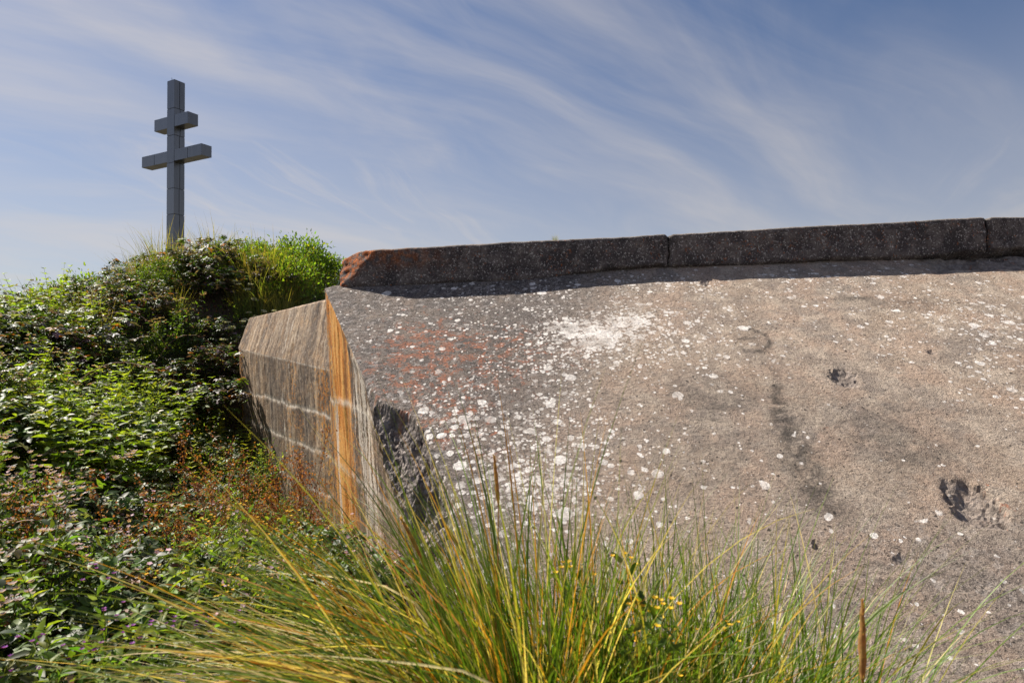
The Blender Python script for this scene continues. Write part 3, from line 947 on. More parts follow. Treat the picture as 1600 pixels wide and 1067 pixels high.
# ---- each species returns a list of (part name, mesh, stuff?) shared by all copies
def sp_bramble(name, Rr, H, ncane, cols, wts, leafL=.045, flowers=None, mat=None, canecol=(.10, .055, .04)):
    G, S = Geo(), Geo()
    k = 10
    t = np.linspace(0, 1, k)[None, :, None]
    az = rng.uniform(0, 2 * np.pi, ncane)
    rr = Rr * rng.uniform(.35, 1.12, ncane)
    hh = H * rng.uniform(.55, 1.15, ncane) * (1.05 - .35 * (rr / Rr) ** 2)
    b = np.stack([.25 * Rr * rng.standard_normal(ncane), .25 * Rr * rng.standard_normal(ncane), -.15 + 0 * az], -1)
    e = np.stack([rr * np.cos(az), rr * np.sin(az), hh * rng.uniform(.35, 1.0, ncane)], -1)
    m = (b + e) / 2; m[:, 2] = hh * 1.25
    m[:, :2] += .12 * Rr * rng.standard_normal((ncane, 2))
    P = b[:, None] * (1 - t) ** 2 + 2 * m[:, None] * t * (1 - t) + e[:, None] * t ** 2
    S.tubes(P, rng.uniform(.003, .005, ncane), jit(canecol, ncane))
    nl = 15
    tt = rng.uniform(.22, 1.0, (ncane, nl)) ** .8
    tt = tt[..., None]
    Q = b[:, None] * (1 - tt) ** 2 + 2 * m[:, None] * tt * (1 - tt) + e[:, None] * tt ** 2
    Q = Q.reshape(-1, 3)
    n = len(Q)
    pet = rdir(n, .5)
    pet[:, 2] = np.abs(pet[:, 2]) * .8
    C0 = Q + pet * rng.uniform(.03, .09, (n, 1))
    S.tubes(np.stack([Q, (Q + C0) / 2 + [0, 0, -.004], C0], 1), .0014, jit(canecol, n))
    up = unit(rdir(n) * .55 + np.array([0, 0, 1.0]) + pet * .3)
    cc = jit(pick(cols, wts, n), n, .2, .08)
    az = rng.uniform(0, 2 * np.pi, n)
    fw = unit(np.cross(up, np.stack([np.cos(az), np.sin(az), 0 * az], -1)))
    sd_ = np.cross(up, fw)
    for ang, sc in ((0, 1.12), (1.15, .95), (-1.15, .95), (2.15, .72), (-2.15, .72)):
        sel = np.ones(n, bool) if abs(ang) < 2 else rng.random(n) < .5
        A = fw * math.cos(ang) + sd_ * math.sin(ang) + up * rng.uniform(-.25, .25, (n, 1))
        L = leafL * sc * rng.uniform(.7, 1.25, n)
        G.leaves((C0 + A * .006)[sel], A[sel], up[sel], L[sel], (L * .68)[sel], cc[sel] * rng.uniform(.88, 1.12, (sel.sum(), 1)), .11, .14)
    parts = [('foliage', G.mesh(name + '_foliage', mat or M_GLOSSY), True), ('canes', S.mesh(name + '_canes', M_DRY), True)]
    if flowers:
        Fg = Geo()
        nf = flowers
        idx = rng.choice(ncane, nf)
        c = e[idx] + rng.standard_normal((nf, 3)) * [.12, .12, .05] + [0, 0, .05]
        cl_ = np.repeat(c, 6, 0) + rng.standard_normal((nf * 6, 3)) * .025
        up2 = rdir(len(cl_), 1.2)
        for q in range(5):
            a = q * 2.513
            x = unit(np.cross(up2, [1., .2, .1])); y = np.cross(up2, x)
            Fg.leaves(cl_, x * math.cos(a) + y * math.sin(a), up2, .012, .011, jit((.62, .40, .46), len(cl_), .15, .05), .0, -.1)
        parts.append(('blossom', Fg.mesh(name + '_blossom', M_PETAL), True))
    return parts


def sp_upright(name, n_st, Rr, H, leafL, aspect, col_lo, col_hi, step=.05, droop=.25, mat=None, side=3):
    """leafy upright stems with opposite leaves (nettle, mint, elder shoots)"""
    G, S = Geo(), Geo()
    for i in range(n_st):
        a, r_ = rng.uniform(0, 6.283), Rr * math.sqrt(rng.random())
        h = H * rng.uniform(.55, 1.1) * (1.05 - .3 * (r_ / Rr) ** 2)
        b = np.array([r_ * math.cos(a), r_ * math.sin(a), -.05])
        ln = rng.standard_normal(2) * .2 + np.array([math.cos(a), math.sin(a)]) * .3 * r_ / Rr
        k = max(5, int(h / step))
        t = np.linspace(0, 1, k)
        P = b + np.stack([ln[0] * h * t ** 1.6, ln[1] * h * t ** 1.6, h * t], -1)
        S.tubes(P[None], .003, jit((.09, .12, .03), 1))
        s0 = rng.uniform(0, 3)
        for j in range(2, k):
            tj = t[j]
            L = leafL * (1.15 - .75 * tj ** 2) * rng.uniform(.8, 1.15)
            q = s0 + (j % 2) * 1.571 + rng.normal(0, .2)
            dirs = np.array([[math.cos(q + x), math.sin(q + x), rng.uniform(-.15, .55) + .45 * tj] for x in np.linspace(0, 6.283, side + 1)[:-1]])
            n = len(dirs)
            c = np.asarray(col_lo) * (1 - tj) + np.asarray(col_hi) * tj
            G.leaves(np.tile(P[j], (n, 1)), dirs, unit(np.array([0, 0, 1.]) + .35 * rng.standard_normal((n, 3))), L, L * aspect, jit(c, n, .16, .07), .10, droop)
    return [('foliage', G.mesh(name + '_foliage', mat or M_LEAF), True), ('stems', S.mesh(name + '_stems', M_LEAF), True)]


def sp_herb(name, n_st, Rr, H, cols, wts, leafL=.028, heads=None, hs=.009):
    """bushy, finely leaved herb; heads: colour of small flower buttons"""
    G, S = Geo(), Geo()
    Hd = Geo()
    for i in range(n_st):
        a, r_ = rng.uniform(0, 6.283), Rr * math.sqrt(rng.random())
        h = H * rng.uniform(.5, 1.1) * (1.05 - .4 * (r_ / Rr) ** 2)
        b = np.array([r_ * .6 * math.cos(a), r_ * .6 * math.sin(a), -.05])
        ln = rng.standard_normal(2) * .12 + np.array([math.cos(a), math.sin(a)]) * .4 * r_ / Rr
        t = np.linspace(0, 1, 9)
        P = b + np.stack([ln[0] * h * t ** 1.4, ln[1] * h * t ** 1.4, h * t], -1)
        S.tubes(P[None], .0025, jit((.10, .11, .04), 1))
        n = 75
        tt = rng.uniform(.18, 1, n)
        Q = b + np.stack([ln[0] * h * tt ** 1.4, ln[1] * h * tt ** 1.4, h * tt], -1)
        dv = rdir(n, .6)
        Q = Q + dv * rng.uniform(0, .075, (n, 1)) * (1.2 - tt[:, None] * .7)
        L = leafL * rng.uniform(.6, 1.4, n)
        G.leaves(Q, dv + rng.standard_normal((n, 3)) * .3, rdir(n, 1), L, L * .36, jit(pick(cols, wts, n), n, .2, .08), .05, .15)
        if heads is not None:
            m = rng.integers(4, 9)
            q = P[-1] + rng.standard_normal((m, 3)) * [.03, .03, .015]
            for u in q:
                a_ = np.linspace(0, 6.283, 7)[:-1]
                dd = np.stack([np.cos(a_), np.sin(a_), .35 + 0 * a_], -1)
                Hd.leaves(np.tile(u, (6, 1)), dd, np.tile([0, 0, 1.], (6, 1)), hs, hs * .8, jit(heads, 6, .1, .05), .0, -.2)
    parts = [('foliage', G.mesh(name + '_foliage', M_LEAF), True), ('stems', S.mesh(name + '_stems', M_LEAF), True)]
    if heads is not None: parts.append(('flower_heads', Hd.mesh(name + '_heads', M_PETAL), True))
    return parts


def sp_tuft(name, n, Rr, H, cols, wts, w=.006, bend=.9, lean=(0, 0), heads=0):
    G = Geo()
    b, P, N_ = blade_paths(n, Rr, H, bend, lean)
    G.blades(P, N_, w * rng.uniform(.6, 1.2, n), jit(pick(cols, wts, n), n, .18, .08), jit((.30, .25, .09), n, .2, .08))
    return [('blades', G.mesh(name + '_blades', M_BLADE), True)]


def blade_paths(n, Rr, H, bend, lean=(0, 0), k=9, spread=.3, lsd=.25, combed=False):
    az = rng.uniform(0, 2 * np.pi, n)
    r_ = Rr * np.sqrt(rng.random(n))
    b = np.stack([r_ * np.cos(az), r_ * np.sin(az), 0 * az - .03], -1)
    h = np.stack([np.cos(az), np.sin(az)], -1) * spread + rng.standard_normal((n, 2)) * spread + np.asarray(lean)
    mag = np.linalg.norm(h, axis=1, keepdims=True)
    hd = h / np.maximum(mag, 1e-6)
    L = H * np.clip(1 + lsd * rng.standard_normal(n), .4, 1.5)
    ph0 = np.clip(mag[:, 0] * .45, 0, 1.0)
    kap = bend * rng.uniform(.2, 1.3, n) * (.35 + mag[:, 0])
    t = np.linspace(0, 1, k)
    ph = np.clip(ph0[:, None] + kap[:, None] * t[None] ** 1.6, 0, 2.3)
    if combed:            # rises, is laid over by the wind, then streams level and droops at the tip
        t0 = rng.uniform(.12, .38, n)[:, None]
        ph = rng.uniform(.05, .5, n)[:, None] + rng.uniform(.85, 1.35, n)[:, None] * sstep(0, .34, t[None] - t0) + .35 * rng.random((n, 1)) * t[None] ** 3
    dl = (L / (k - 1))[:, None]
    hx = np.concatenate([np.zeros((n, 1)), np.cumsum(np.sin(ph[:, 1:]) * dl, 1)], 1)
    hz = np.concatenate([np.zeros((n, 1)), np.cumsum(np.cos(ph[:, 1:]) * dl, 1)], 1)
    P = np.stack([b[:, :1] + hd[:, :1] * hx, b[:, 1:2] + hd[:, 1:2] * hx, b[:, 2:] + hz], -1)
    N_ = np.stack([-hd[:, 0], -hd[:, 1], .6 + 0 * az], -1) + .5 * rng.standard_normal((n, 3))
    return b, P, unit(N_)


def sp_dock(name, n_st, H):
    """dry seeding dock: rust-brown spires of papery fruits"""
    G, S = Geo(), Geo()
    for i in range(n_st):
        h = H * rng.uniform(.6, 1.1)
        ln = rng.standard_normal(2) * .16
        b = np.array([*(rng.standard_normal(2) * .09), -.05])
        t = np.linspace(0, 1, 8)
        P = b + np.stack([ln[0] * h * t ** 1.5, ln[1] * h * t ** 1.5, h * t], -1)
        S.tubes(P[None], .004, jit((.20, .075, .04), 1))
        for j in range(rng.integers(4, 8)):
            tb = rng.uniform(.35, .9)
            st = b + np.array([ln[0] * h * tb ** 1.5, ln[1] * h * tb ** 1.5, h * tb])
            a = rng.uniform(0, 6.283)
            br = st + np.linspace(0, 1, 5)[:, None] * np.array([math.cos(a) * .09, math.sin(a) * .09, .16]) * rng.uniform(.7, 1.5)
            S.tubes(br[None], .002, jit((.20, .075, .04), 1))
            n = 34
            q = br[rng.integers(0, 5, n)] + rng.standard_normal((n, 3)) * .014
            G.leaves(q, rdir(n, -.3), rdir(n), .014, .011, jit((.26, .105, .05), n, .25, .1), 0, .2)
        n = 60
        tt = rng.uniform(.55, 1, n)
        q = b + np.stack([ln[0] * h * tt ** 1.5, ln[1] * h * tt ** 1.5, h * tt], -1) + rng.standard_normal((n, 3)) * .014
        G.leaves(q, rdir(n, -.3), rdir(n), .014, .011, jit((.27, .11, .05), n, .25, .1), 0, .2)
    return [('seed_clusters', G.mesh(name + '_seeds', M_DRY), True), ('stems', S.mesh(name + '_stems', M_DRY), True)]


def sp_umbel(name, n_st, H, col=(.62, .62, .50)):
    G, S, U = Geo(), Geo(), Geo()
    for i in range(n_st):
        h = H * rng.uniform(.7, 1.1); ln = rng.standard_normal(2) * .15
        b = np.array([*(rng.standard_normal(2) * .12), -.05])
        t = np.linspace(0, 1, 7)
        P = b + np.stack([ln[0] * h * t, ln[1] * h * t, h * t], -1)
        S.tubes(P[None], .003, jit((.12, .14, .05), 1))
        n = 26
        a = rng.uniform(0, 6.283, n); r_ = .05 * np.sqrt(rng.random(n))
        q = P[-1] + np.stack([r_ * np.cos(a), r_ * np.sin(a), .03 - 3 * r_ ** 2], -1)
        S.tubes(np.stack([np.tile(P[-2] * .15 + P[-1] * .85, (n, 1)), q], 1), .0008, jit((.12, .14, .05), n))
        for s_ in range(4):
            U.leaves(q + rng.standard_normal((n, 3)) * .004, rdir(n), np.tile([0, 0, 1.], (n, 1)) + .2 * rng.standard_normal((n, 3)), .013, .012, jit(col, n, .1, .04), 0, 0)
        n = 40
        tt = rng.uniform(.1, .75, n)
        q = b + np.stack([ln[0] * h * tt, ln[1] * h * tt, h * tt], -1)
        G.leaves(q, rdir(n, .4), rdir(n, 1), .06, .012, jit((.10, .15, .035), n, .2), .05, .3)
    return [('foliage', G.mesh(name + '_foliage', M_LEAF), True), ('stems', S.mesh(name + '_stems', M_LEAF), True), ('umbels', U.mesh(name + '_umbels', M_PETAL), True)]


def sp_shrub(name, Rr, H, cols, wts, nclump=34, per=85, leafL=.07):
    """rounded leafy shrub: twigs out to many leaf clumps"""
    G, S = Geo(), Geo()
    a = rng.uniform(0, 6.283, nclump); ce = rng.uniform(.05, 1, nclump)
    r_ = np.sqrt(1 - ce ** 2) * rng.uniform(.7, 1.08, nclump)
    c = np.stack([Rr * r_ * np.cos(a), Rr * r_ * np.sin(a), H * ce * rng.uniform(.7, 1.1, nclump)], -1)
    st = np.stack([c * [.08, .08, 0], c * [.5, .5, .55], c], 1)
    S.tubes(st, .009, jit((.12, .085, .06), nclump))
    for q in c:
        n = per
        P = q + rng.standard_normal((n, 3)) * [.10, .10, .075] * Rr / .7
        A = unit(P - q * [.8, .8, .7]) + .5 * rng.standard_normal((n, 3)) + [0, 0, .3]
        L = leafL * rng.uniform(.6, 1.25, n)
        G.leaves(P, A, rdir(n, 1.6), L, L * .45, jit(pick(cols, wts, n), n, .18, .08), .1, .12)
    return [('foliage', G.mesh(name + '_foliage', M_LEAF), True), ('branches', S.mesh(name + '_branches', M_DRY), True)]


def plant(name, parts, loc, rz, sc, label, cat, group=None, tilt=(0, 0)):
    root = empty(name, loc, rz, sc)
    root.rotation_euler = (tilt[0], tilt[1], rz)
    prop(root, label, cat, group)
    for nm, me, st in parts:
        p = obj(nm, me, root)
        if st: p['kind'] = 'stuff'
    return root


GREEN_D = (.036, .066, .016); GREEN_M = (.085, .145, .026); GREEN_B = (.15, .23, .030); YEL = (.25, .26, .04)
PURP = (.15, .105, .13); PALE = (.24, .245, .15); RUST = (.24, .09, .040)

bram_pale = [sp_bramble('bramble_a%d' % i, .62, .55, 46, [GREEN_M, GREEN_D, PALE, YEL, RUST], [.42, .28, .20, .07, .03]) for i in range(2)]
bram_bloom = [sp_bramble('bramble_b%d' % i, .58, .52, 46, [GREEN_M, PALE, RUST, GREEN_D], [.38, .26, .08, .28], flowers=44) for i in range(2)]
bram_dark = [sp_bramble('bramble_c%d' % i, .70, .60, 44, [GREEN_D, PURP, (.20, .185, .16), RUST, GREEN_M], [.28, .20, .22, .05, .25], leafL=.046) for i in range(2)]
nettle = [sp_upright('nettle_%d' % i, 26, .36, .80, .10, .40, (.055, .10, .018), (.19, .255, .032), .055, .30) for i in range(2)]
yelherb = [sp_upright('loose_%d' % i, 22, .34, .62, .06, .32, (.12, .17, .026), (.30, .31, .05), .04, .2) for i in range(2)]
fine = [sp_herb('herb_%d' % i, 44, .42, .80, [GREEN_M, (.12, .17, .06), (.20, .25, .075), (.08, .11, .04)], [.3, .3, .2, .2]) for i in range(2)]
thistle = [sp_herb('thistle_0', 26, .30, .72, [GREEN_M, (.10, .13, .06)], [.5, .5], .045, heads=(.30, .07, .36))]
ragwort = [sp_herb('ragwort_%d' % i, 14, .20, .75, [GREEN_M, (.12, .15, .03)], [.5, .5], .04, heads=(.78, .48, .02)) for i in range(2)]
agrimony = [sp_herb('agrimony_%d' % i, 34, .40, .85, [GREEN_M, (.11, .15, .05), GREEN_D], [.4, .3, .3], .038, heads=(.50, .36, .36), hs=.017) for i in range(2)]
dock = [sp_dock('dock_%d' % i, 5, .95) for i in range(2)]
umbel = [sp_umbel('umbel_0', 9, .85)]
ridge_shrub = [sp_shrub('shrub_%d' % i, .75, .72, [GREEN_M, GREEN_B, (.06, .105, .02), YEL], [.34, .26, .34, .06]) for i in range(2)]
GCOL = [(.085, .135, .022), (.15, .19, .035), (.24, .22, .07), (.05, .09, .016)]
tuft = [sp_tuft('tuft_%d' % i, 150, .16, .62, GCOL, [.35, .3, .15, .2], .008, .8) for i in range(2)]


def gz(x, y):
    return float(ground_z(np.array([x]), np.array([y]))[0])


# ---- brambles and herbs over the bank
LBL = {
    'bram_pale': ('bramble_bush', 'sprawling bramble bush with pale green leaves', 'bush', 'pale brambles on the bank'),
    'bram_bloom': ('bramble_bush', 'bramble bush with pinkish blossom and rusty leaves', 'bush', 'blossoming brambles'),
    'bram_dark': ('bramble_bush', 'dark purplish bramble bush', 'bush', 'dark brambles on the hill'),
    'nettle': ('nettle_clump', 'bright green upright nettle clump', 'nettles', 'nettle clumps'),
    'yelherb': ('leafy_herb', 'yellow-green leafy herb clump', 'herb', 'yellow-green herbs by the wall'),
    'fine': ('fine_leaved_herb', 'bushy fine-leaved green herb clump', 'herb', 'fine-leaved herbs by the wall'),
    'agrimony': ('hemp_agrimony', 'leafy herb clump with mauve flower heads', 'wildflower', 'mauve-flowered herbs'),
    'thistle': ('thistle', 'thistle with small purple flower heads', 'thistle', 'purple thistles'),
    'ragwort': ('ragwort', 'ragwort with small yellow flower heads', 'wildflower', 'ragworts by the sandy gap'),
    'dock': ('dry_dock', 'dry rust-brown seeding dock', 'weed', 'dry docks by the wall'),
    'umbel': ('wild_carrot', 'wild carrot with white umbels', 'wildflower', 'wild carrots'),
    'ridge_shrub': ('green_shrub', 'rounded bright green shrub', 'shrub', 'shrubs on the hill crest'),
    'tuft': ('grass_tuft', 'green grass tuft', 'grass', 'grass tufts on the hill'),
}
POOL = dict(bram_pale=bram_pale, bram_bloom=bram_bloom, bram_dark=bram_dark, nettle=nettle, yelherb=yelherb, fine=fine, thistle=thistle, agrimony=agrimony,
            ragwort=ragwort, dock=dock, umbel=umbel, ridge_shrub=ridge_shrub, tuft=tuft)


def place_words(x, y):
    s0, s1, p = np.array([-2.1, 7.0]), np.array([-4.38, 10.0]), np.array([x, y])
    t = np.clip(np.dot(p - s0, s1 - s0) / np.dot(s1 - s0, s1 - s0), 0, 1)
    dw = np.linalg.norm(p - s0 - t * (s1 - s0))
    if math.hypot(x + 2.45, y - 4.1) < 1.05: return 'beside the sandy gap'
    if dw < 1.0: return 'at the foot of the bunker side wall' if y < 9.6 else 'just behind the bunker side wall'
    if y > 12.3: return 'on the hill crest behind the bunker' if x > -6.2 else 'on the hill crest below the cross'
    if y > 9.4: return 'on the upper hillside'
    if y > 6.4: return 'halfway up the bank'
    if x > -1.9: return 'below the broken corner of the bunker'
    return 'low on the bank'


def put(kind, x, y, sc=1.0, dz=0.0, tilt=(0, 0)):
    nm, lab, cat, grp = LBL[kind]
    pool = POOL[kind]
    f = rng.uniform(.70, 1.5) if kind.startswith('bram') else rng.uniform(.7, 1.3)
    size = 'small ' if f < .88 else 'large ' if f > 1.16 else ''
    return plant(nm, pool[rng.integers(len(pool))], (x, y, gz(x, y) + dz), rng.uniform(0, 6.283), sc * f, size + lab + ' ' + place_words(x, y), cat, grp, tilt)


def right_limit(y):
    return float(np.interp(y, [2, 2.8, 3.6, 4.5, 5.5, 7, 8.5, 9.8, 10.6, 11.6, 13, 15], [-1.2, -1.2, -1.2, -1.35, -1.75, -2.5, -3.6, -4.7, -4.75, -4.55, -4.0, -4.2]))


y = 2.15
while y < 15.2:
    stp = .47 if y < 6 else .54
    x = right_limit(y) - rng.uniform(0, .25)
    while x > -.86 * y - 1.3:
        xx, yy = x + rng.uniform(-.16, .16), y + rng.uniform(-.16, .16)
        a = xx / yy
        u = rng.random()
        if math.hypot((xx + 2.45) / .55, (yy - 4.1) / .6) < 1:
            kind = None
        elif yy < 4.8:
            kind = ('bram_bloom' if u < .36 else 'agrimony' if u < .62 else 'bram_pale' if u < .80 else 'thistle' if u < .9 else 'nettle') if a < -.60 else ('fine' if u < .40 else 'ragwort' if u < .56 else 'bram_bloom' if u < .8 else 'yelherb')
        elif yy < 7.4:
            if a > -.56: kind = 'fine' if u < .60 else 'yelherb' if u < .9 else 'bram_pale'
            elif a > -.66: kind = 'fine' if u < .30 else 'bram_pale' if u < .82 else 'nettle'
            else: kind = 'bram_pale' if u < .54 else 'nettle' if u < .72 else 'agrimony' if u < .90 else 'fine' if u < .96 else 'thistle'
        elif yy < 9.4:
            if a > -.50: kind = 'yelherb' if u < .62 else 'fine'
            elif a > -.66: kind = 'nettle' if u < .35 else 'bram_pale' if u < .75 else 'yelherb'
            else: kind = 'nettle' if u < .24 else 'bram_dark' if u < .74 else 'bram_pale'
        elif yy < 12.2:
            if a > -.42: kind = 'tuft' if u < .55 else 'umbel' if u < .66 else 'bram_dark'
            else: kind = 'bram_dark' if u < .66 else 'tuft' if u < .78 else 'nettle' if u < .86 else 'agrimony'
        else:
            if a > -.47: kind = 'ridge_shrub' if u < .8 else 'tuft'
            else: kind = 'ridge_shrub' if u < .45 else 'tuft' if u < .85 else 'bram_dark'
        if kind:
            sc = {'bram_bloom': .95, 'ridge_shrub': .85, 'nettle': 1.25, 'agrimony': 1.1}.get(kind, 1.0)
            if yy > 7 and kind in ('fine', 'yelherb'): sc = 1.15
            put(kind, xx, yy, sc)
        x -= stp * rng.uniform(.85, 1.2) * (1.25 if yy > 10 else 1)
    y += stp * (1.15 if y > 8 else 1)

for (x, y, s_) in ((-2.35, 6.05, 1.25), (-2.15, 5.7, 1.35), (-2.55, 5.6, 1.1), (-2.05, 5.15, 1.1), (-2.35, 4.9, .9), (-2.2, 4.5, .75), (-1.75, 5.35, 1.1), (-1.95, 5.85, 1.3), (-2.6, 5.1, 1.0), (-1.6, 4.9, .9), (-2.55, 3.5, .85), (-2.15, 3.7, .8)):
    put('dock', x, y, s_)
for t in np.linspace(.02, .98, 13):       # herbs crowding the foot of the wall
    for off, kinds in ((.42, ('yelherb', 'fine', 'yelherb')), (.85, ('fine', 'yelherb', 'bram_pale'))):
        x = -2.1 - 2.28 * t - .793 * (off + rng.uniform(-.1, .1)); y = 7.0 + 3.0 * t - .609 * (off + rng.uniform(-.1, .1))
        put(kinds[rng.integers(3)], x, y, .70 + .40 * t)
for (x, y) in ((-9.3, 11.3), (-8.9, 11.5), (-8.5, 11.6), (-8.2, 12.0), (-7.8, 12.1), (-7.4, 12.4), (-7.0, 12.6), (-6.7, 12.9), (-6.2, 13.0),
               (-4.7, 12.3), (-4.4, 12.2), (-4.9, 12.5), (-4.2, 12.4), (-5.2, 12.3), (-4.55, 11.8), (-4.3, 11.7), (-4.9, 11.9)):
    put('tuft', x, y, 1.35)
for (x, y) in ((-4.45, 11.0), (-4.7, 10.7), (-4.9, 11.4)):
    put('umbel', x, y, 1.1)


def arching_cane(x, y, L, az, h, label):
    t = np.linspace(0, 1, 14)[:, None]
    e = np.array([math.cos(az), math.sin(az), 0]) * L
    p = e * t + np.array([0, 0, 1]) * (4 * h * t * (1 - t) + .15 * t) + .02 * np.cumsum(rng.standard_normal((14, 3)) * .5, 0)
    G = Geo(); G.tubes(p[None], .0045, np.array([[.36, .25, .20]]), .4)
    n = 16
    q = p[rng.integers(2, 14, n)]
    H_ = Geo(); H_.leaves(q, rdir(n, .3), rdir(n, 1), .04, .026, jit(pick([PALE, RUST, GREEN_M], [.5, .2, .3], n), n))
    root = empty('bramble_cane', (x, y, gz(x, y) + .25))
    prop(root, label, 'cane', 'bare arching bramble canes')
    obj('stem', G.mesh('stem', M_DRY), root)
    o = obj('foliage', H_.mesh('foliage', M_GLOSSY), root); o['kind'] = 'stuff'


for (x, y, L, az, h) in ((-2.7, 3.4, 1.0, 2.9, .35), (-3.0, 3.1, .9, .3, .30), (-2.4, 2.9, .8, 2.4, .35), (-4.6, 6.2, 1.3, .2, .55), (-5.6, 6.8, 1.2, 2.8, .6),
                         (-6.1, 8.6, 1.3, .1, .6), (-6.6, 9.2, 1.4, 3.0, .6), (-5.6, 9.6, 1.1, .5, .6), (-8.0, 11.0, 1.3, 2.7, .75), (-9.0, 11.2, 1.2, .4, .75)):
    arching_cane(x, y, L, az, h, 'bare pinkish bramble cane arching over the leaves ' + place_words(x, y))


# ---- low ground cover between the plants
def ground_cover():
    G = Geo()
    n = 52000
    Y = rng.uniform(2.0, 15, n); X = rng.uniform(-13, -1.2, n)
    rl = np.interp(Y, [2, 2.8, 3.6, 4.5, 5.5, 7, 8.5, 9.8, 10.6, 11.6, 13, 15], [-1.0, -1.1, -1.2, -1.4, -1.75, -2.3, -3.4, -4.5, -4.5, -4.3, -3.6, -3.6])
    keep = (X < rl) & (X > -.86 * Y - 1.5) & ((np.hypot((X + 2.45) / .5, (Y - 4.1) / .55) > 1) | (rng.random(n) < .12))
    X, Y = X[keep], Y[keep]
    n = len(X)
    P = np.stack([X, Y, ground_z(X, Y) + rng.uniform(.0, .14, n)], -1)
    L = rng.uniform(.03, .075, n)
    G.leaves(P, rdir(n, .5), rdir(n, 1.2), L, L * rng.uniform(.25, .7, n), jit(pick([GREEN_D, GREEN_M, RUST, (.12, .085, .045), GREEN_B], [.3, .3, .1, .15, .15], n), n))
    o = obj('ground_cover', G.mesh('ground_cover', M_LEAF))
    prop(o, 'low leaves and litter covering the soil between the brambles', 'ground cover', kind='stuff')


ground_cover()

# ---- marram grass in front of the slope
MAR = [(.05, .135, .016), (.11, .215, .026), (.30, .29, .06), (.68, .57, .29), (.56, .27, .05)]


def seed_head(root, p, d, L, r_):
    k = 9
    t = np.linspace(0, 1, k)
    d = np.asarray(d) / np.linalg.norm(d)
    G = Geo()
    P = p + d * (L * t)[:, None] + np.array([0, 0, -.02]) * (t ** 2)[:, None]
    prof = np.interp(t, [0, .12, .5, .85, 1], [.35, .9, 1, .6, .1])
    S = unit(np.cross(d, [0.3, 1, .2])); B = np.cross(d, S)
    m = 7
    a = np.arange(m) * 2 * np.pi / m
    V = P[:, None] + (S * np.cos(a)[:, None] + B * np.sin(a)[:, None])[None] * (prof * r_)[:, None, None] * (1 + .15 * rng.standard_normal((k, m, 1)))
    i = np.arange((k - 1) * m); j = (i // m) * m + (i % m + 1) % m
    F = np.concatenate([np.stack([i, j, j + m], -1), np.stack([i, j + m, i + m], -1)])
    G.add(V.reshape(-1, 3), F, jit((.42, .23, .08), k * m, .15, .06))
    n = 110                                                   # bristling glumes
    tt = rng.uniform(.02, .95, n); aa = rng.uniform(0, 6.283, n)
    q = p + d * (L * tt)[:, None] + np.array([0, 0, -.02]) * (tt ** 2)[:, None] + (S * np.cos(aa)[:, None] + B * np.sin(aa)[:, None]) * (r_ * .6 * np.interp(tt, [0, .5, 1], [.8, 1, .3]))[:, None]
    G.leaves(q, d + (S * np.cos(aa)[:, None] + B * np.sin(aa)[:, None]) * .35, S * np.cos(aa)[:, None] + B * np.sin(aa)[:, None], .013, .003, jit((.48, .30, .12), n, .2, .06), 0, 0)
    obj('seed_head', G.mesh('seed_head', M_DRY), root)


def tussock(x, y, n, Rr, H, bend, lean, spread, wts, label, heads=(), w=.0078, lsd=.26, combed=False):
    root = empty('marram_tussock', (x, y, gz(x, y)))
    prop(root, label, 'grass', 'marram grass in front of the bunker')
    ng = n
    b, P, N_ = blade_paths(ng, Rr, H, bend, lean, 14 if combed else 11, spread, lsd, combed)
    c = pick(MAR, wts, ng)
    dry = (c[:, 0] > .3)
    for nm, sel, mt in (('green_blades', ~dry, M_BLADE), ('dry_blades', dry, M_DRY)):
        G = Geo()
        m = int(sel.sum())
        if m == 0: continue
        G.blades(P[sel], N_[sel], w * rng.uniform(.5, 1.25, m), jit(c[sel], m, .16, .07), jit(c[sel] * .72 + np.array([.36, .26, .08]) * .28, m, .15, .07))
        o = obj(nm, G.mesh(nm, mt), root); o['kind'] = 'stuff'
    for (dx, dy, dz, vx, vy, vz, L, r_) in heads:
        p = np.array([dx, dy, dz], float)
        base = np.array([rng.normal(0, Rr * .4), rng.normal(0, Rr * .4), -.03])
        d = np.array([vx, vy, vz], float)
        m = base * .35 + (p - d / np.linalg.norm(d) * .35) * .65
        t = np.linspace(0, 1, 9)[:, None]
        c_ = base * (1 - t) ** 2 + 2 * m * t * (1 - t) + p * t ** 2
        G = Geo(); G.tubes(c_[None], .0023, jit((.34, .26, .09), 1), .8)
        cu = obj('culm', G.mesh('culm', M_DRY), root)
        seed_head(cu, p, d, L, r_)
    return root


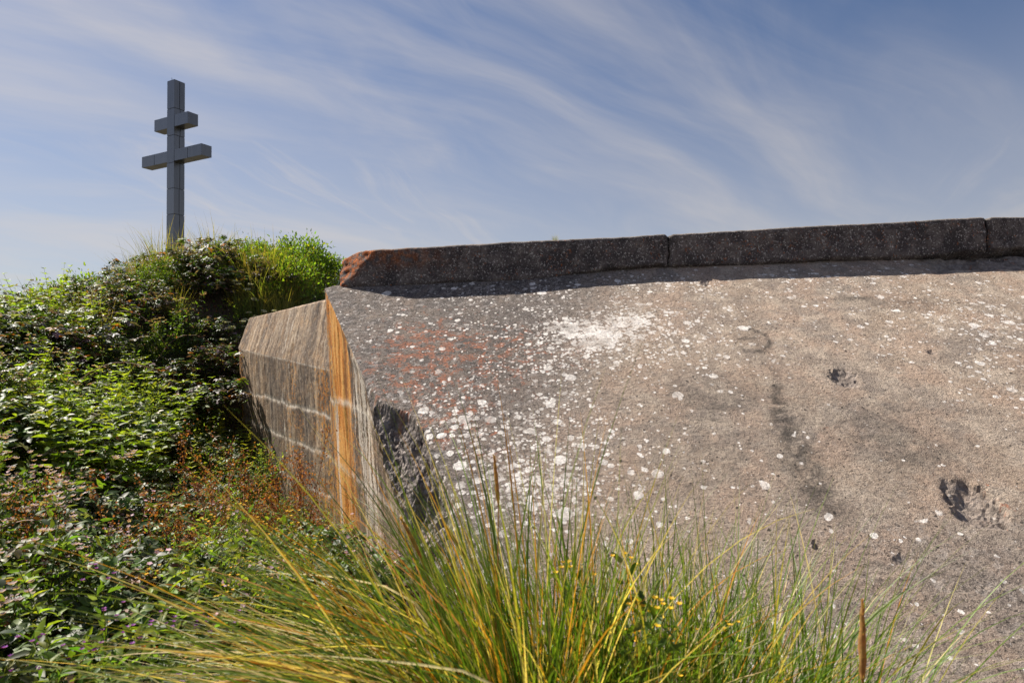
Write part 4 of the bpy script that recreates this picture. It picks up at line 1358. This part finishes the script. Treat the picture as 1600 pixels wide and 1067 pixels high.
WL = [.36, .24, .12, .15, .13]
WG = [.50, .28, .10, .08, .04]
WF = [.18, .18, .18, .38, .08]
tussock(-.16, 1.62, 1000, .17, .90, 1, (-1.0, -.05), .24, WF, 'pale marram tussock combed flat to the side in front of the end face',
        heads=((-.52, .0, .50, -1, -.1, -.05, .15, .007), (-.42, -.1, .45, -1, -.05, -.05, .16, .007)), w=.0075, combed=True)
tussock(.02, 1.34, 1100, .17, .86, 1, (-1.0, 0), .22, WF, 'straw-streaked marram tussock bending over towards the bramble bank',
        heads=((-.45, 0, .44, -1, .1, -.05, .14, .006),), w=.0075, combed=True)
tussock(-.02, 1.75, 640, .15, .98, 1.0, (-.50, .05), .30, WL, 'tall marram tussock below the broken concrete edge, leaning over',
        heads=((-.24, .05, .78, -.45, 0, 1, .15, .006), (-.02, .1, .92, -.08, 0, 1, .17, .006), (-.12, .1, .76, -.5, .1, 1, .13, .006)))
tussock(.16, 1.95, 700, .16, .90, .9, (-.2, .05), .30, WL, 'dense upright marram tussock with ragwort growing through it')
tussock(.46, 2.05, 480, .17, .85, .85, (-.02, .05), .29, WG, 'deep green upright marram tussock at the foot of the slope')
tussock(.78, 2.15, 340, .17, .84, .85, (.12, .05), .30, WG, 'thin green marram tussock leaning slightly up the slope')
tussock(1.10, 2.2, 180, .18, .80, .85, (.25, .05), .32, WG, 'sparse outermost marram tussock on bare concrete with one rust-red spike',
        heads=((-.18, -.55, .74, .0, 0, 1, .24, .009),))
tussock(.30, 1.35, 420, .15, .52, .8, (-.35, 0), .36, WL, 'short shaggy marram tussock with orange blades in the foreground')
tussock(-.15, 1.15, 420, .14, .60, 1.2, (-.8, 0), .34, WL, 'low curling marram tussock with orange blades in the foreground')
for (x, y, s_) in ((.26, 1.95, 1.2), (.40, 2.0, .95)):
    nm, lab, cat, grp = 'ragwort', 'ragwort with yellow flower heads growing inside the marram grass', 'wildflower', 'ragworts in the marram'
    plant(nm, ragwort[0], (x, y, gz(x, y)), rng.uniform(0, 6), s_, lab, cat, grp)
# tiny sprig rooted on top of the parapet
plant('parapet_sprig', tuft[0], (.49, 7.15, 2.78), 0, .16, 'tiny weed sprouting on top of the parapet', 'weed')
